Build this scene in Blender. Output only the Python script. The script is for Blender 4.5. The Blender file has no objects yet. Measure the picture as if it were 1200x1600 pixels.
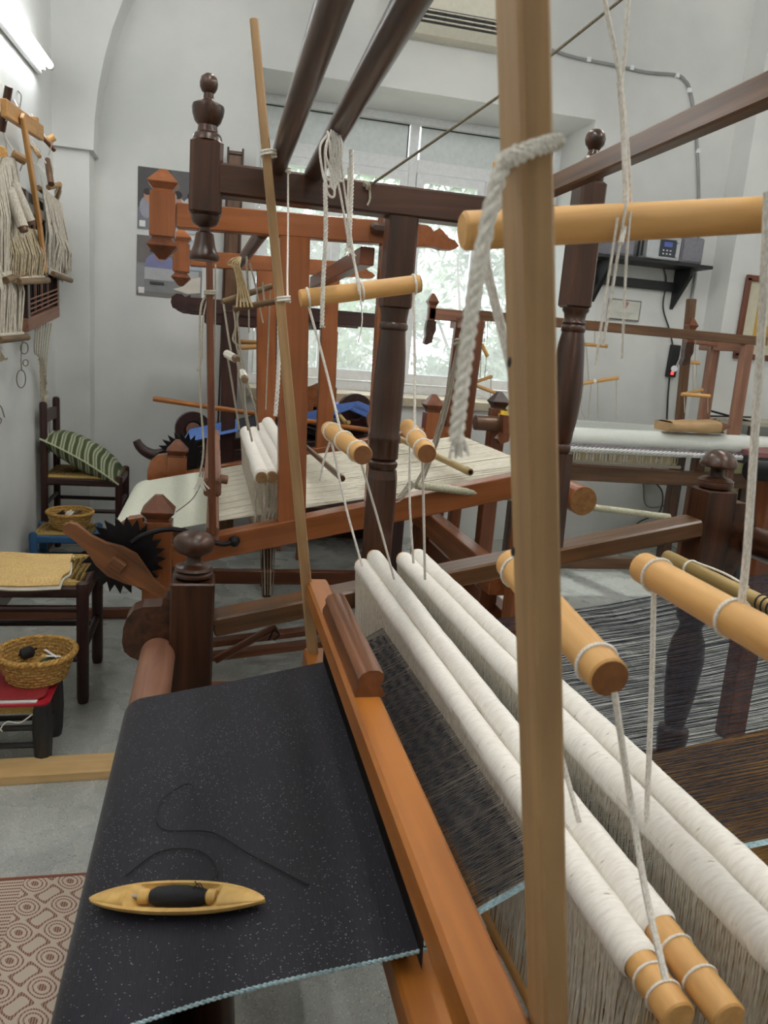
import bpy, math, random
from mathutils import Vector, Matrix
random.seed(7)
SC = bpy.context.scene
COL = SC.collection

# ------------------------------------------------------------------ camera
F_PX, CAM_H = 1200.0, 1.5
def _n(v): return v / v.length
Yc = _n(Vector(((335-600)/F_PX, (522-800)/F_PX, 1)))
Xc = Vector(((6000-600)/F_PX, (975-800)/F_PX, 1)); Xc = _n(Xc - Xc.dot(Yc)*Yc)
Zc = Xc.cross(Yc)
if Zc.y > 0: Zc = -Zc
right = Vector((Xc.x, Yc.x, Zc.x)); down = Vector((Xc.y, Yc.y, Zc.y)); fwd = Vector((Xc.z, Yc.z, Zc.z))
cam_d = bpy.data.cameras.new('camera'); cam = bpy.data.objects.new('camera', cam_d); COL.objects.link(cam)
cm = Matrix((right, -down, -fwd)).transposed().to_4x4(); cm.translation = (0, 0, CAM_H)
cam.matrix_world = cm
cam_d.sensor_fit = 'VERTICAL'; cam_d.sensor_height = 36.0; cam_d.lens = 36.0*F_PX/1600.0
cam_d.clip_start = 0.02; cam_d.clip_end = 200
cam_d.dof.use_dof = True; cam_d.dof.focus_distance = 1.9; cam_d.dof.aperture_fstop = 9.0
SC.camera = cam

# ------------------------------------------------------------------ world, daylight, exposure
W = bpy.data.worlds.new('world'); SC.world = W; W.use_nodes = True
bg = W.node_tree.nodes['Background']
bg.inputs[0].default_value = (0.92, 0.95, 1.0, 1); bg.inputs[1].default_value = 1.6
sd = bpy.data.lights.new('sun', 'SUN'); sd.energy = 1.6; sd.angle = 0.02; sd.color = (1, .96, .88)
so = bpy.data.objects.new('sun', sd); COL.objects.link(so); so.rotation_euler = (math.radians(38), 0, math.radians(195))
so.location = (2, 9, 8)
vs = SC.view_settings
vs.view_transform = 'Standard'; vs.look = 'None'; vs.gamma = 1.0; vs.use_curve_mapping = False
vs.exposure = 1.08
FILL_TUBE_STRENGTH = 44.0
WALL_TUBE = 10.0

# ------------------------------------------------------------------ helpers
def ray(u, v): return right*((u-600)/F_PX) + down*((v-800)/F_PX) + fwd
def at(u, v, Y):
    d = ray(u, v); return Vector((0, 0, CAM_H)) + d*(Y/d.y)
def atx(u, v, X):
    d = ray(u, v); return Vector((0, 0, CAM_H)) + d*(X/d.x)
def atz(u, v, Z):
    d = ray(u, v); return Vector((0, 0, CAM_H)) + d*((Z-CAM_H)/d.z)
V = lambda *a: Vector(a)

def lin(r, g, b):
    f = lambda c: (c/255/12.92) if c/255 <= .04045 else ((c/255+.055)/1.055)**2.4
    return (f(r), f(g), f(b), 1)

WM = {}      # world matrices
def link(name, me, mat, parent=None, mw=None, smooth=False):
    o = bpy.data.objects.new(name, me); COL.objects.link(o)
    if mat is not None and me is not None and len(me.materials) == 0: me.materials.append(mat)
    mw = mw or Matrix.Identity(4)
    WM[o.name] = mw
    if parent is not None:
        o.parent = parent; o.matrix_parent_inverse = WM[parent.name].inverted()
    o.matrix_basis = mw
    if smooth and me is not None:
        me.polygons.foreach_set('use_smooth', [True]*len(me.polygons))
        try: me.set_sharp_from_angle(angle=math.radians(40))
        except Exception: pass
    return o
def mesh(vs_, fs_):
    me = bpy.data.meshes.new('m'); me.from_pydata([tuple(v) for v in vs_], [], fs_); me.update(); return me
def thing(name, loc, label, cat, group=None, kind=None):
    o = bpy.data.objects.new(name, None); COL.objects.link(o); o.empty_display_size = .05
    o.location = loc; WM[o.name] = Matrix.Translation(loc)
    tag(o, label, cat, group, kind); return o
def tag(o, label=None, cat=None, group=None, kind=None):
    if label: o['label'] = label
    if cat: o['category'] = cat
    if group: o['group'] = group
    if kind: o['kind'] = kind
    return o
def struct(o): o['kind'] = 'structure'; return o

def frame(p0, p1, ref=None):
    z = (p1-p0).normalized()
    if ref is None: ref = Vector((0, 0, 1)) if abs(z.z) < .8 else Vector((0, 1, 0))
    y = ref - ref.dot(z)*z; y.normalize(); x = y.cross(z)
    m = Matrix((x, y, z)).transposed().to_4x4(); m.translation = p0; return m
def beam(name, p0, p1, w, d, mat, parent=None, bev=.004, w1=None, d1=None, ref=None):
    """chamfered bar from p0 to p1: w sideways, d in the vertical/depth direction; grain along local z"""
    p0, p1 = Vector(p0), Vector(p1); L = (p1-p0).length
    w1 = w1 or w; d1 = d1 or d
    b = min(bev, w/3, d/3, L/3)
    def ring(W_, D_, c, z):
        x, y = W_/2-c, D_/2-c
        return [(x, -y-b+0, z), (x+b, -y, z), (x+b, y, z), (x, y+b, z), (-x, y+b, z), (-x-b, y, z), (-x-b, -y, z), (-x, -y-b, z)] if c else None
    def oct_(W_, D_, z, s):
        x, y = W_/2-s, D_/2-s
        return [(x-b, -y, z), (x, -y+b, z), (x, y-b, z), (x-b, y, z), (-x+b, y, z), (-x, y-b, z), (-x, -y+b, z), (-x+b, -y, z)]
    rs = [oct_(w, d, 0, b*.8), oct_(w, d, b*.8, 0), oct_(w1, d1, L-b*.8, 0), oct_(w1, d1, L, b*.8)]
    vs_ = [v for r in rs for v in r]; fs_ = [tuple(range(7, -1, -1)), tuple(range(24, 32))]
    for k in range(3):
        for i in range(8):
            j = (i+1) % 8; fs_.append((k*8+i, k*8+j, k*8+8+j, k*8+8+i))
    return link(name, mesh(vs_, fs_), mat, parent, frame(p0, p1, ref))
def revolve(prof, seg=20, phase=0):
    vs_, fs_ = [], []
    for r, z in prof:
        for i in range(seg):
            a = 2*math.pi*i/seg+phase; vs_.append((r*math.cos(a), r*math.sin(a), z))
    n = len(prof)
    for k in range(n-1):
        for i in range(seg):
            j = (i+1) % seg; fs_.append((k*seg+i, k*seg+j, k*seg+seg+j, k*seg+seg+i))
    fs_.append(tuple(range(seg-1, -1, -1))); fs_.append(tuple(range((n-1)*seg, n*seg)))
    return vs_, fs_
def lathe(name, base, prof, mat, parent=None, seg=22, axis=None, smooth=True, square=False):
    """turned piece: prof is [(radius, height)] upward from base; square=True gives a four-sided piece (radius = half width)"""
    base = Vector(base)
    if square: prof = [(r*math.sqrt(2), z) for r, z in prof]; vs_, fs_ = revolve(prof, 4, math.pi/4); smooth = False
    else: vs_, fs_ = revolve(prof, seg)
    m = frame(base, base+(Vector(axis) if axis else Vector((0, 0, 1))))
    return link(name, mesh(vs_, fs_), mat, parent, m, smooth)
def rod(name, p0, p1, r, mat, parent=None, seg=16, r1=None, bev=.002):
    p0, p1 = Vector(p0), Vector(p1); L = (p1-p0).length; r1 = r if r1 is None else r1
    b = min(bev, r*.4, L*.2)
    return lathe(name, p0, [(r-b, 0), (r, b), (r1, L-b), (max(r1-b, 1e-4), L)], mat, parent, seg, axis=(p1-p0))
def smooth_pts(pts, sub=6):
    pts = [Vector(p) for p in pts]
    if len(pts) < 3: return pts
    out = []; P = [pts[0]*2-pts[1]]+pts+[pts[-1]*2-pts[-2]]
    for i in range(1, len(P)-2):
        a, b, c, d = P[i-1], P[i], P[i+1], P[i+2]
        for k in range(sub):
            t = k/sub
            out.append(.5*((2*b)+(c-a)*t+(2*a-5*b+4*c-d)*t*t+(3*b-a-3*c+d)*t**3))
    out.append(pts[-1]); return out
def tube_data(pts, r, seg=6, twist=0, off=0, phase=0, closed=False):
    vs_, fs_ = [], []; n = len(pts); prev = None
    for i, p in enumerate(pts):
        t = (pts[min(i+1, n-1)]-pts[max(i-1, 0)])
        t = t.normalized() if t.length > 1e-9 else Vector((0, 0, 1))
        if prev is None:
            a = Vector((0, 0, 1)) if abs(t.z) < .9 else Vector((1, 0, 0)); x = t.cross(a).normalized()
        else:
            x = prev - prev.dot(t)*t
            x = x.normalized() if x.length > 1e-6 else t.orthogonal().normalized()
        prev = x; y = t.cross(x); c = p
        if off: an = phase+twist*i; c = p + x*(off*math.cos(an)) + y*(off*math.sin(an))
        rr = r[i] if isinstance(r, (list, tuple)) else r
        for k in range(seg):
            an = 2*math.pi*k/seg; vs_.append(c + x*(rr*math.cos(an)) + y*(rr*math.sin(an)))
    for i in range(n-1):
        for k in range(seg):
            j = (k+1) % seg; fs_.append((i*seg+k, i*seg+j, (i+1)*seg+j, (i+1)*seg+k))
    fs_.append(tuple(range(seg-1, -1, -1))); fs_.append(tuple(range((n-1)*seg, n*seg)))
    return vs_, fs_
def join_data(parts):
    vs_, fs_ = [], []
    for v, f in parts:
        o = len(vs_); vs_ += list(v); fs_ += [tuple(i+o for i in q) for q in f]
    return vs_, fs_
def cord(name, pts, r, mat, parent=None, seg=6, sub=6, strands=0, pitch=.02, sm=True):
    """string or, with strands, a laid rope; the mesh sits in world space around the first point"""
    P = smooth_pts(pts, sub) if sm else [Vector(p) for p in pts]
    o0 = P[0].copy(); P = [p-o0 for p in P]
    if strands:
        Q = []; step = pitch/7
        for a, b in zip(P, P[1:]):
            n = max(1, int((b-a).length/step)); Q += [a.lerp(b, k/n) for k in range(n)]
        Q.append(P[-1])
        vs_, fs_ = join_data([tube_data(Q, r*.56, seg, 2*math.pi/7, r*.5, 2*math.pi*s/strands) for s in range(strands)])
    else: vs_, fs_ = tube_data(P, r, seg)
    return link(name, mesh(vs_, fs_), mat, parent, Matrix.Translation(o0), True)
def loop(name, c, axis, R, r, mat, parent=None, seg=18, turns=1, pitch=0):
    """a ring (or several turns) of cord round an axis"""
    c = Vector(c); m = frame(c, c+Vector(axis)); n = seg*turns
    P = [Vector((R*math.cos(2*math.pi*i/seg), R*math.sin(2*math.pi*i/seg), pitch*(i/seg-turns/2))) for i in range(n+1)]
    vs_, fs_ = tube_data(P, r, 6)
    return link(name, mesh(vs_, fs_), mat, parent, m, True)
def prism(name, pts2, thick, mat, parent, origin, ux, uy, smooth=False):
    """outline pts2 in the (ux,uy) plane at origin, extruded by thick along ux x uy (centred)"""
    ux, uy = Vector(ux).normalized(), Vector(uy).normalized(); uz = ux.cross(uy)
    n = len(pts2); vs_ = [(x, y, -thick/2) for x, y in pts2]+[(x, y, thick/2) for x, y in pts2]
    fs_ = [tuple(range(n-1, -1, -1)), tuple(range(n, 2*n))]+[(i, (i+1) % n, n+(i+1) % n, n+i) for i in range(n)]
    m = Matrix((ux, uy, uz)).transposed().to_4x4(); m.translation = Vector(origin)
    return link(name, mesh(vs_, fs_), mat, parent, m, smooth)
def box(name, lo, hi, mat, parent=None, bev=.003):
    lo, hi = Vector(lo), Vector(hi); c = (lo+hi)/2; s = hi-lo
    return beam(name, (c.x, c.y, lo.z), (c.x, c.y, hi.z), s.x, s.y, mat, parent, bev)
def threads(name, segs, r, mat, parent, seg=3):
    """many straight or bent thin threads joined in one uncountable part"""
    o0 = Vector(segs[0][0]); vs_, fs_ = [], []
    for P in segs:
        P = [Vector(p)-o0 for p in P]
        v, f = tube_data(P, r, seg); f = f[:-2]
        b = len(vs_); vs_ += v; fs_ += [tuple(i+b for i in q) for q in f]
    o = link(name, mesh(vs_, fs_), mat, parent, Matrix.Translation(o0)); o['kind'] = 'stuff'; return o
def sheet(name, fn, nu, nv, mat, parent, thick=0.0, smooth=True):
    """surface fn(u,v) on a grid, with thickness along its normal"""
    P = [[Vector(fn(i/nu, j/nv)) for j in range(nv+1)] for i in range(nu+1)]
    o0 = P[0][0].copy(); vs_, fs_ = [], []
    def nrm(i, j):
        a = P[min(i+1, nu)][j]-P[max(i-1, 0)][j]; b = P[i][min(j+1, nv)]-P[i][max(j-1, 0)]
        c = a.cross(b); return c.normalized() if c.length > 1e-12 else Vector((0, 0, 1))
    N = (nu+1)*(nv+1); idx = lambda i, j: i*(nv+1)+j
    vs_ = [P[i][j]-o0 for i in range(nu+1) for j in range(nv+1)]
    for i in range(nu):
        for j in range(nv): fs_.append((idx(i, j), idx(i+1, j), idx(i+1, j+1), idx(i, j+1)))
    if thick:
        vs_ += [P[i][j]-o0-nrm(i, j)*thick for i in range(nu+1) for j in range(nv+1)]
        fs_ += [tuple(N+k for k in reversed(f)) for f in fs_[:nu*nv]]
        per = [idx(i, 0) for i in range(nu)]+[idx(nu, j) for j in range(nv)]+[idx(i, nv) for i in range(nu, 0, -1)]+[idx(0, j) for j in range(nv, 0, -1)]
        for a, b in zip(per, per[1:]+per[:1]): fs_.append((b, a, N+a, N+b))
    return link(name, mesh(vs_, fs_), mat, parent, Matrix.Translation(o0), smooth)

# ------------------------------------------------------------------ materials
def nt(name):
    m = bpy.data.materials.new(name); m.use_nodes = True
    return m, m.node_tree.nodes, m.node_tree.links, m.node_tree.nodes['Principled BSDF']
def ramp(N, cols, pos=None):
    r = N.new('ShaderNodeValToRGB'); e = r.color_ramp.elements
    while len(e) < len(cols): e.new(.5)
    for i, c in enumerate(cols):
        e[i].position = pos[i] if pos else i/(len(cols)-1); e[i].color = c
    return r
def wood(name, c0, c1, rough=.4, scale=1.0, contrast=.5, spec=.5):
    """grain runs along the piece's own long (local z) axis"""
    m, N, L, B = nt(name)
    tc = N.new('ShaderNodeTexCoord'); mp = N.new('ShaderNodeMapping'); mp.inputs['Scale'].default_value = (38*scale, 38*scale, 2.4*scale)
    oi = N.new('ShaderNodeObjectInfo'); ad = N.new('ShaderNodeVectorMath'); ad.operation = 'ADD'
    sc_ = N.new('ShaderNodeVectorMath'); sc_.operation = 'SCALE'; sc_.inputs[3].default_value = 9.0
    cmb = N.new('ShaderNodeCombineXYZ')
    for k in range(3): L.new(oi.outputs['Random'], cmb.inputs[k])
    L.new(cmb.outputs[0], sc_.inputs[0]); L.new(tc.outputs['Object'], ad.inputs[0]); L.new(sc_.outputs[0], ad.inputs[1])
    L.new(ad.outputs[0], mp.inputs[0])
    n1 = N.new('ShaderNodeTexNoise'); n1.inputs['Scale'].default_value = 1.0; n1.inputs['Detail'].default_value = 5; n1.inputs['Distortion'].default_value = .6
    L.new(mp.outputs[0], n1.inputs['Vector'])
    r = ramp(N, [c0, c1], [.5-contrast*.45, .5+contrast*.45]); L.new(n1.outputs['Fac'], r.inputs[0])
    n2 = N.new('ShaderNodeTexNoise'); n2.inputs['Scale'].default_value = 5; n2.inputs['Detail'].default_value = 3; L.new(ad.outputs[0], n2.inputs['Vector'])
    mx = N.new('ShaderNodeMixRGB'); mx.blend_type = 'MULTIPLY'; mx.inputs[0].default_value = .35
    rr = ramp(N, [(.55, .5, .45, 1), (1, 1, 1, 1)], [.3, .6]); L.new(n2.outputs['Fac'], rr.inputs[0])
    L.new(r.outputs[0], mx.inputs[1]); L.new(rr.outputs[0], mx.inputs[2]); L.new(mx.outputs[0], B.inputs['Base Color'])
    B.inputs['Roughness'].default_value = rough; B.inputs['Specular IOR Level'].default_value = spec
    bp = N.new('ShaderNodeBump'); bp.inputs['Strength'].default_value = .12; bp.inputs['Distance'].default_value = .002
    L.new(n1.outputs['Fac'], bp.inputs['Height']); L.new(bp.outputs[0], B.inputs['Normal'])
    return m
def plain(name, c, rough=.6, metal=0, noise=0, nscale=30, emit=None, estr=0, spec=.5):
    m, N, L, B = nt(name)
    B.inputs['Roughness'].default_value = rough; B.inputs['Metallic'].default_value = metal; B.inputs['Specular IOR Level'].default_value = spec
    tc = N.new('ShaderNodeTexCoord'); n = N.new('ShaderNodeTexNoise'); n.inputs['Scale'].default_value = nscale; n.inputs['Detail'].default_value = 4
    L.new(tc.outputs['Object'], n.inputs['Vector'])
    k = max(noise, .04)
    r = ramp(N, [tuple(x*(1-k) for x in c[:3])+(1,), tuple(min(1, x*(1+k)) for x in c[:3])+(1,)], [.35, .65])
    L.new(n.outputs['Fac'], r.inputs[0]); L.new(r.outputs[0], B.inputs['Base Color'])
    if emit: B.inputs['Emission Color'].default_value = emit; B.inputs['Emission Strength'].default_value = estr
    return m
def yarn(name, c0, c1, rough=.85, scale=(500, 500, 40), bump=.3, axis='Object'):
    """fibres: fine streaks of two tones"""
    m, N, L, B = nt(name); tc = N.new('ShaderNodeTexCoord'); mp = N.new('ShaderNodeMapping'); mp.inputs['Scale'].default_value = scale
    L.new(tc.outputs[axis], mp.inputs[0])
    n = N.new('ShaderNodeTexNoise'); n.inputs['Scale'].default_value = 1; n.inputs['Detail'].default_value = 3; L.new(mp.outputs[0], n.inputs['Vector'])
    r = ramp(N, [c0, c1], [.35, .62]); L.new(n.outputs['Fac'], r.inputs[0]); L.new(r.outputs[0], B.inputs['Base Color'])
    B.inputs['Roughness'].default_value = rough; B.inputs['Specular IOR Level'].default_value = .2
    bp = N.new('ShaderNodeBump'); bp.inputs['Strength'].default_value = bump; bp.inputs['Distance'].default_value = .002
    L.new(n.outputs['Fac'], bp.inputs['Height']); L.new(bp.outputs[0], B.inputs['Normal'])
    return m

DARK = wood('dark walnut', lin(27, 15, 9), lin(88, 52, 31), .3, 1.0, .6, .55)
WORN = wood('worn brown wood', lin(58, 38, 22), lin(124, 86, 54), .28, .9, .6)
ORANGE = wood('varnished orange wood', lin(126, 72, 40), lin(168, 102, 60), .24, .8, .7)
ORANGE_D = wood('reddish brown wood', lin(86, 48, 28), lin(132, 76, 46), .3, .8, .6)
BATTEN = wood('honey brown wood', lin(146, 84, 30), lin(188, 118, 48), .33, .7, .7)
PALE = wood('weathered pale wood', lin(136, 104, 68), lin(188, 152, 106), .55, .9, .6)
DOWEL = wood('light pine dowel', lin(196, 142, 74), lin(234, 186, 118), .5, 1.1, .6)
ENDGRAIN = wood('cut dowel end', lin(120, 74, 36), lin(150, 98, 52), .65, 1.5, .6)
GREYWOOD = wood('greyed reddish wood', lin(112, 74, 56), lin(158, 112, 88), .5, .9, .6)
CHAIRW = wood('dark red chair wood', lin(34, 17, 15), lin(70, 38, 32), .4, 1, .5)
BOXWOOD = wood('yellow boxwood', lin(196, 152, 80), lin(232, 194, 118), .38, 1.2, .6)
IRON = plain('black iron', lin(30, 28, 30), .45, .6, .2)
STEEL = plain('steel', lin(190, 188, 184), .3, .9)
CREAM = yarn('cream yarn', lin(206, 198, 180), lin(240, 234, 220), scale=(300, 300, 300))
WHITEC = yarn('white cotton cord', lin(214, 208, 196), lin(246, 242, 234), scale=(600, 600, 200))
GREYC = yarn('greyish cotton cord', lin(158, 150, 134), lin(200, 192, 174), scale=(600, 600, 200))
BROWNC = yarn('brown twine', lin(92, 84, 70), lin(140, 130, 112), scale=(600, 600, 200))
BLACKY = plain('black yarn', lin(24, 24, 28), .7, 0, .3, 300)
# ------------------------------------------------------------------ the room
def wall_mat():
    m, N, L, B = nt('white limewash'); tc = N.new('ShaderNodeTexCoord')
    n = N.new('ShaderNodeTexNoise'); n.inputs['Scale'].default_value = 1.3; n.inputs['Detail'].default_value = 6; L.new(tc.outputs['Object'], n.inputs['Vector'])
    r = ramp(N, [lin(208, 210, 208), lin(226, 227, 224)], [.35, .65]); L.new(n.outputs['Fac'], r.inputs[0]); L.new(r.outputs[0], B.inputs['Base Color'])
    n2 = N.new('ShaderNodeTexNoise'); n2.inputs['Scale'].default_value = 9; n2.inputs['Detail'].default_value = 5; L.new(tc.outputs['Object'], n2.inputs['Vector'])
    bp = N.new('ShaderNodeBump'); bp.inputs['Strength'].default_value = .12; bp.inputs['Distance'].default_value = .02; L.new(n2.outputs['Fac'], bp.inputs['Height']); L.new(bp.outputs[0], B.inputs['Normal'])
    B.inputs['Roughness'].default_value = .75; return m
def floor_mat():
    m, N, L, B = nt('grey terrazzo'); tc = N.new('ShaderNodeTexCoord')
    v = N.new('ShaderNodeTexVoronoi'); v.inputs['Scale'].default_value = 260; L.new(tc.outputs['Object'], v.inputs['Vector'])
    r = ramp(N, [lin(122, 126, 122), lin(172, 176, 170), lin(188, 190, 186), lin(226, 226, 220)], [0, .18, .8, 1]); L.new(v.outputs['Color'], r.inputs[0])
    n = N.new('ShaderNodeTexNoise'); n.inputs['Scale'].default_value = 2.2; n.inputs['Detail'].default_value = 7; n.inputs['Distortion'].default_value = 1.2; L.new(tc.outputs['Object'], n.inputs['Vector'])
    r2 = ramp(N, [(.68, .69, .69, 1), (1, 1, 1, 1)], [.32, .55]); L.new(n.outputs['Fac'], r2.inputs[0])
    mx = N.new('ShaderNodeMixRGB'); mx.blend_type = 'MULTIPLY'; mx.inputs[0].default_value = .8; L.new(r.outputs[0], mx.inputs[1]); L.new(r2.outputs[0], mx.inputs[2]); L.new(mx.outputs[0], B.inputs['Base Color'])
    n3 = N.new('ShaderNodeTexNoise'); n3.inputs['Scale'].default_value = 6; L.new(tc.outputs['Object'], n3.inputs['Vector'])
    r3 = ramp(N, [(.2,)*3+(1,), (.38,)*3+(1,)], [.3, .7]); L.new(n3.outputs['Fac'], r3.inputs[0]); L.new(r3.outputs[0], B.inputs['Roughness'])
    return m
WALL = wall_mat(); FLOOR = floor_mat()
PVC = plain('white window plastic', lin(236, 238, 240), .35)
TILE = plain('cream sill stone', lin(196, 184, 160), .5, 0, .12, 8)

def boxes(name, lst, mat):
    parts = []
    for (x0, y0, z0), (x1, y1, z1) in lst:
        v = [(x, y, z) for z in (z0, z1) for y in (y0, y1) for x in (x0, x1)]
        parts.append((v, [(0, 2, 3, 1), (4, 5, 7, 6), (0, 1, 5, 4), (2, 6, 7, 3), (0, 4, 6, 2), (1, 3, 7, 5)]))
    v, f = join_data(parts); return struct(link(name, mesh(v, f), mat))
XL, XR, YB, YR, ZC = -1.05, 5.0, 5.9, -2.6, 5.2
boxes('floor', [((XL-.3, YR-.3, -.1), (XR+.3, 6.7, 0))], FLOOR)
boxes('ceiling', [((XL-.3, YR-.3, ZC), (XR+.3, 6.7, ZC+.1))], WALL)
boxes('wall_left', [((XL-.3, YR, 0), (XL, 6.7, ZC))], WALL)
boxes('wall_right', [((XR, YR, 0), (XR+.3, 6.7, ZC))], WALL)
boxes('wall_rear', [((XL-.3, YR-.3, 0), (XR+.3, YR, ZC))], WALL)
WX0, WX1, WZ0, WZ1 = .25, 2.785, 1.13, 3.32
boxes('wall_back', [((XL, YB, 0), (WX0, 6.62, ZC)), ((WX1, YB, 0), (XR, 6.62, ZC)), ((WX0, YB, 0), (WX1, 6.62, WZ0)), ((WX0, YB, WZ1), (WX1, 6.62, ZC))], WALL)
# arch in front of the back wall, on two pilasters
AC, AR, AZ, AZR = 1.59, 2.39, 2.60, 4.55
def arch():
    n = 40; vs_ = []; fs_ = []
    arcp = [(AC-AR*math.cos(math.pi*i/n), (AZ+AR*math.sin(math.pi*i/n)) if i <= n/2 else (AZR+(AZ+AR-AZR)*math.sin(math.pi*i/n))) for i in range(n+1)]
    top = ZC
    for y in (5.65, 5.9):
        for (x, z) in arcp: vs_.append((x, y, z))
        for (x, z) in arcp: vs_.append((XL if x < AC-AR+1e-6 else XR if x > AC+AR-1e-6 else x, y, top if AC-AR+1e-6 < x < AC+AR-1e-6 else AZ if x < AC else AZR))
        vs_ += [(XL, y, top), (XR, y, top)]
    M = 2*(n+1)+2
    for s in (0, 1):
        o = s*M; q = []
        for i in range(1, n-1): q.append((o+i, o+i+1, o+n+1+i+1, o+n+1+i))
        q.append((o, o+1, o+n+2, o+2*n+2, o+n+1)); q.append((o+n-1, o+n, o+2*n+1, o+2*n+3, o+2*n))
        fs_ += q if s == 0 else [tuple(reversed(f)) for f in q]
    for i in range(n): fs_.append((i, M+i, M+i+1, i+1))
    fs_ += [(0, n+1, M+n+1, M), (n, M+n, M+2*n+1, 2*n+1)]
    o = struct(link('trim_1', mesh(vs_, fs_), WALL)); return o
arch()
boxes('trim_2', [((XL, 5.685, 0), (AC-AR-.03, 5.9, AZ-.001))], WALL)
boxes('trim_3', [((AC+AR, 5.651, 0), (XR, 5.9, AZR-.001))], WALL)
boxes('trim_4', [((WX0, 5.86, WZ0-.06), (WX1, 6.6, WZ0+.001))], TILE)
boxes('baseboard_left', [((XL, YR, 0), (XL+.012, 5.68, .075))], plain('dark skirting', lin(88, 80, 74), .5))

# window in its deep recess
def window():
    w = bpy.data.objects.new('window_1', None); COL.objects.link(w); w.location = (1.52, 6.5, WZ0); WM[w.name] = Matrix.Translation(w.location); w['kind'] = 'structure'
    Y = 6.5; x0, x1, xm = WX0, WX1, 1.52; z0, z1, zt0, zt1 = WZ0, WZ1, 2.90, 3.0
    def bar(a, b, c, d, nm, y=Y, t=.07, par=w): return box(nm, (a, y-t/2, c), (b, y+t/2, d), PVC, par, .004)
    bar(x0, x1, z0, z0+.08, 'bottom_rail'); bar(x0, x1, z1-.06, z1, 'top_rail'); bar(x0, x0+.06, z0+.08, z1-.06, 'side_post'); bar(x1-.06, x1, z0+.08, z1-.06, 'side_post')
    bar(xm-.035, xm+.035, z0+.08, z1-.06, 'mullion'); bar(x0+.06, xm-.035, zt0, zt1, 'transom'); bar(xm+.035, x1-.06, zt0, zt1, 'transom')
    SEAL = plain('black seal', lin(25, 25, 27), .6)
    for a, b in ((x0+.06, xm-.035), (xm+.035, x1-.06)):
        p = box('transom_panel', (a+.02, Y-.012, zt1+.0), (b-.02, Y+.02, z1-.075), plain('panel white', lin(222, 228, 228), .4), w, .003)
        box('seal', (a+.015, Y-.016, z1-.075), (b-.015, Y+.0, z1-.066), SEAL, p, .001); box('seal', (b-.02, Y-.016, zt1), (b-.012, Y, z1-.066), SEAL, p, .001)
        half = (b-a)/2
        for k in range(2):
            s0, s1 = a+half*k+.004, a+half*(k+1)-.004; y = Y-.02
            vs_parts = []
            sw = .062
            for (p0, p1, q0, q1) in ((s0, s1, z0+.085, z0+.085+sw+.02), (s0, s1, zt0-.005-sw, zt0-.005), (s0, s0+sw, z0+.085+sw+.02, zt0-.005-sw), (s1-sw, s1, z0+.085+sw+.02, zt0-.005-sw)):
                v = [(x, yy, z) for z in (q0, q1) for yy in (y-.035, y+.02) for x in (p0, p1)]
                vs_parts.append((v, [(0, 2, 3, 1), (4, 5, 7, 6), (0, 1, 5, 4), (2, 6, 7, 3), (0, 4, 6, 2), (1, 3, 7, 5)]))
            v, f = join_data(vs_parts); s = link('sash', mesh(v, f), PVC, w)
            pane = box('pane', (s0+sw-.004, y-.006, z0+.09+sw), (s1-sw+.004, y+.002, zt0-.003-sw), HAZE, s, .001)
            if k == 0: box('handle', (s1-.035, y-.06, 1.95), (s1-.02, y-.036, 2.07), PVC, s, .004)
def haze():
    m, N, L, B = nt('glare haze window glass')  # white translucent share put into the panes imitates washed-out glare
    tr = N.new('ShaderNodeBsdfTransparent'); tr.inputs[0].default_value = (.93, .96, .97, 1)
    tl = N.new('ShaderNodeBsdfTranslucent'); tl.inputs[0].default_value = (.9, .92, .93, 1)
    n = N.new('ShaderNodeTexNoise'); n.inputs['Scale'].default_value = 3; n.inputs['Detail'].default_value = 6
    tc = N.new('ShaderNodeTexCoord'); L.new(tc.outputs['Object'], n.inputs['Vector'])
    r = ramp(N, [(.12,)*3+(1,), (.24,)*3+(1,)], [.3, .7]); L.new(n.outputs['Fac'], r.inputs[0])
    mx = N.new('ShaderNodeMixShader'); L.new(r.outputs[0], mx.inputs[0]); L.new(tr.outputs[0], mx.inputs[1]); L.new(tl.outputs[0], mx.inputs[2])
    gl = N.new('ShaderNodeBsdfGlossy'); gl.inputs['Roughness'].default_value = .05
    m2 = N.new('ShaderNodeMixShader'); m2.inputs[0].default_value = .05; L.new(mx.outputs[0], m2.inputs[1]); L.new(gl.outputs[0], m2.inputs[2])
    L.new(m2.outputs[0], N['Material Output'].inputs['Surface']); return m
HAZE = haze()
window()

# garden outside
def leafmat(name, a, b):
    m, N, L, B = nt(name); oi = N.new('ShaderNodeTexCoord'); n = N.new('ShaderNodeTexNoise'); n.inputs['Scale'].default_value = 4; L.new(oi.outputs['Object'], n.inputs['Vector'])
    r = ramp(N, [a, b], [.35, .65]); L.new(n.outputs['Fac'], r.inputs[0]); L.new(r.outputs[0], B.inputs['Base Color']); B.inputs['Roughness'].default_value = .6; return m
LEAFS = [leafmat('leaf green', lin(70, 104, 60), lin(128, 156, 104)), leafmat('leaf grey green', lin(90, 112, 84), lin(146, 164, 132)), leafmat('leaf pale', lin(112, 132, 102), lin(170, 182, 158))]
BARK = plain('bark', lin(110, 92, 76), .9, 0, .3, 10)
g = boxes('floor', [((-30, 6.7, -.4), (40, 40, -.3))], plain('garden soil', lin(170, 170, 140), .9, 0, .2, 3)); g.name = 'ground'
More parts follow.
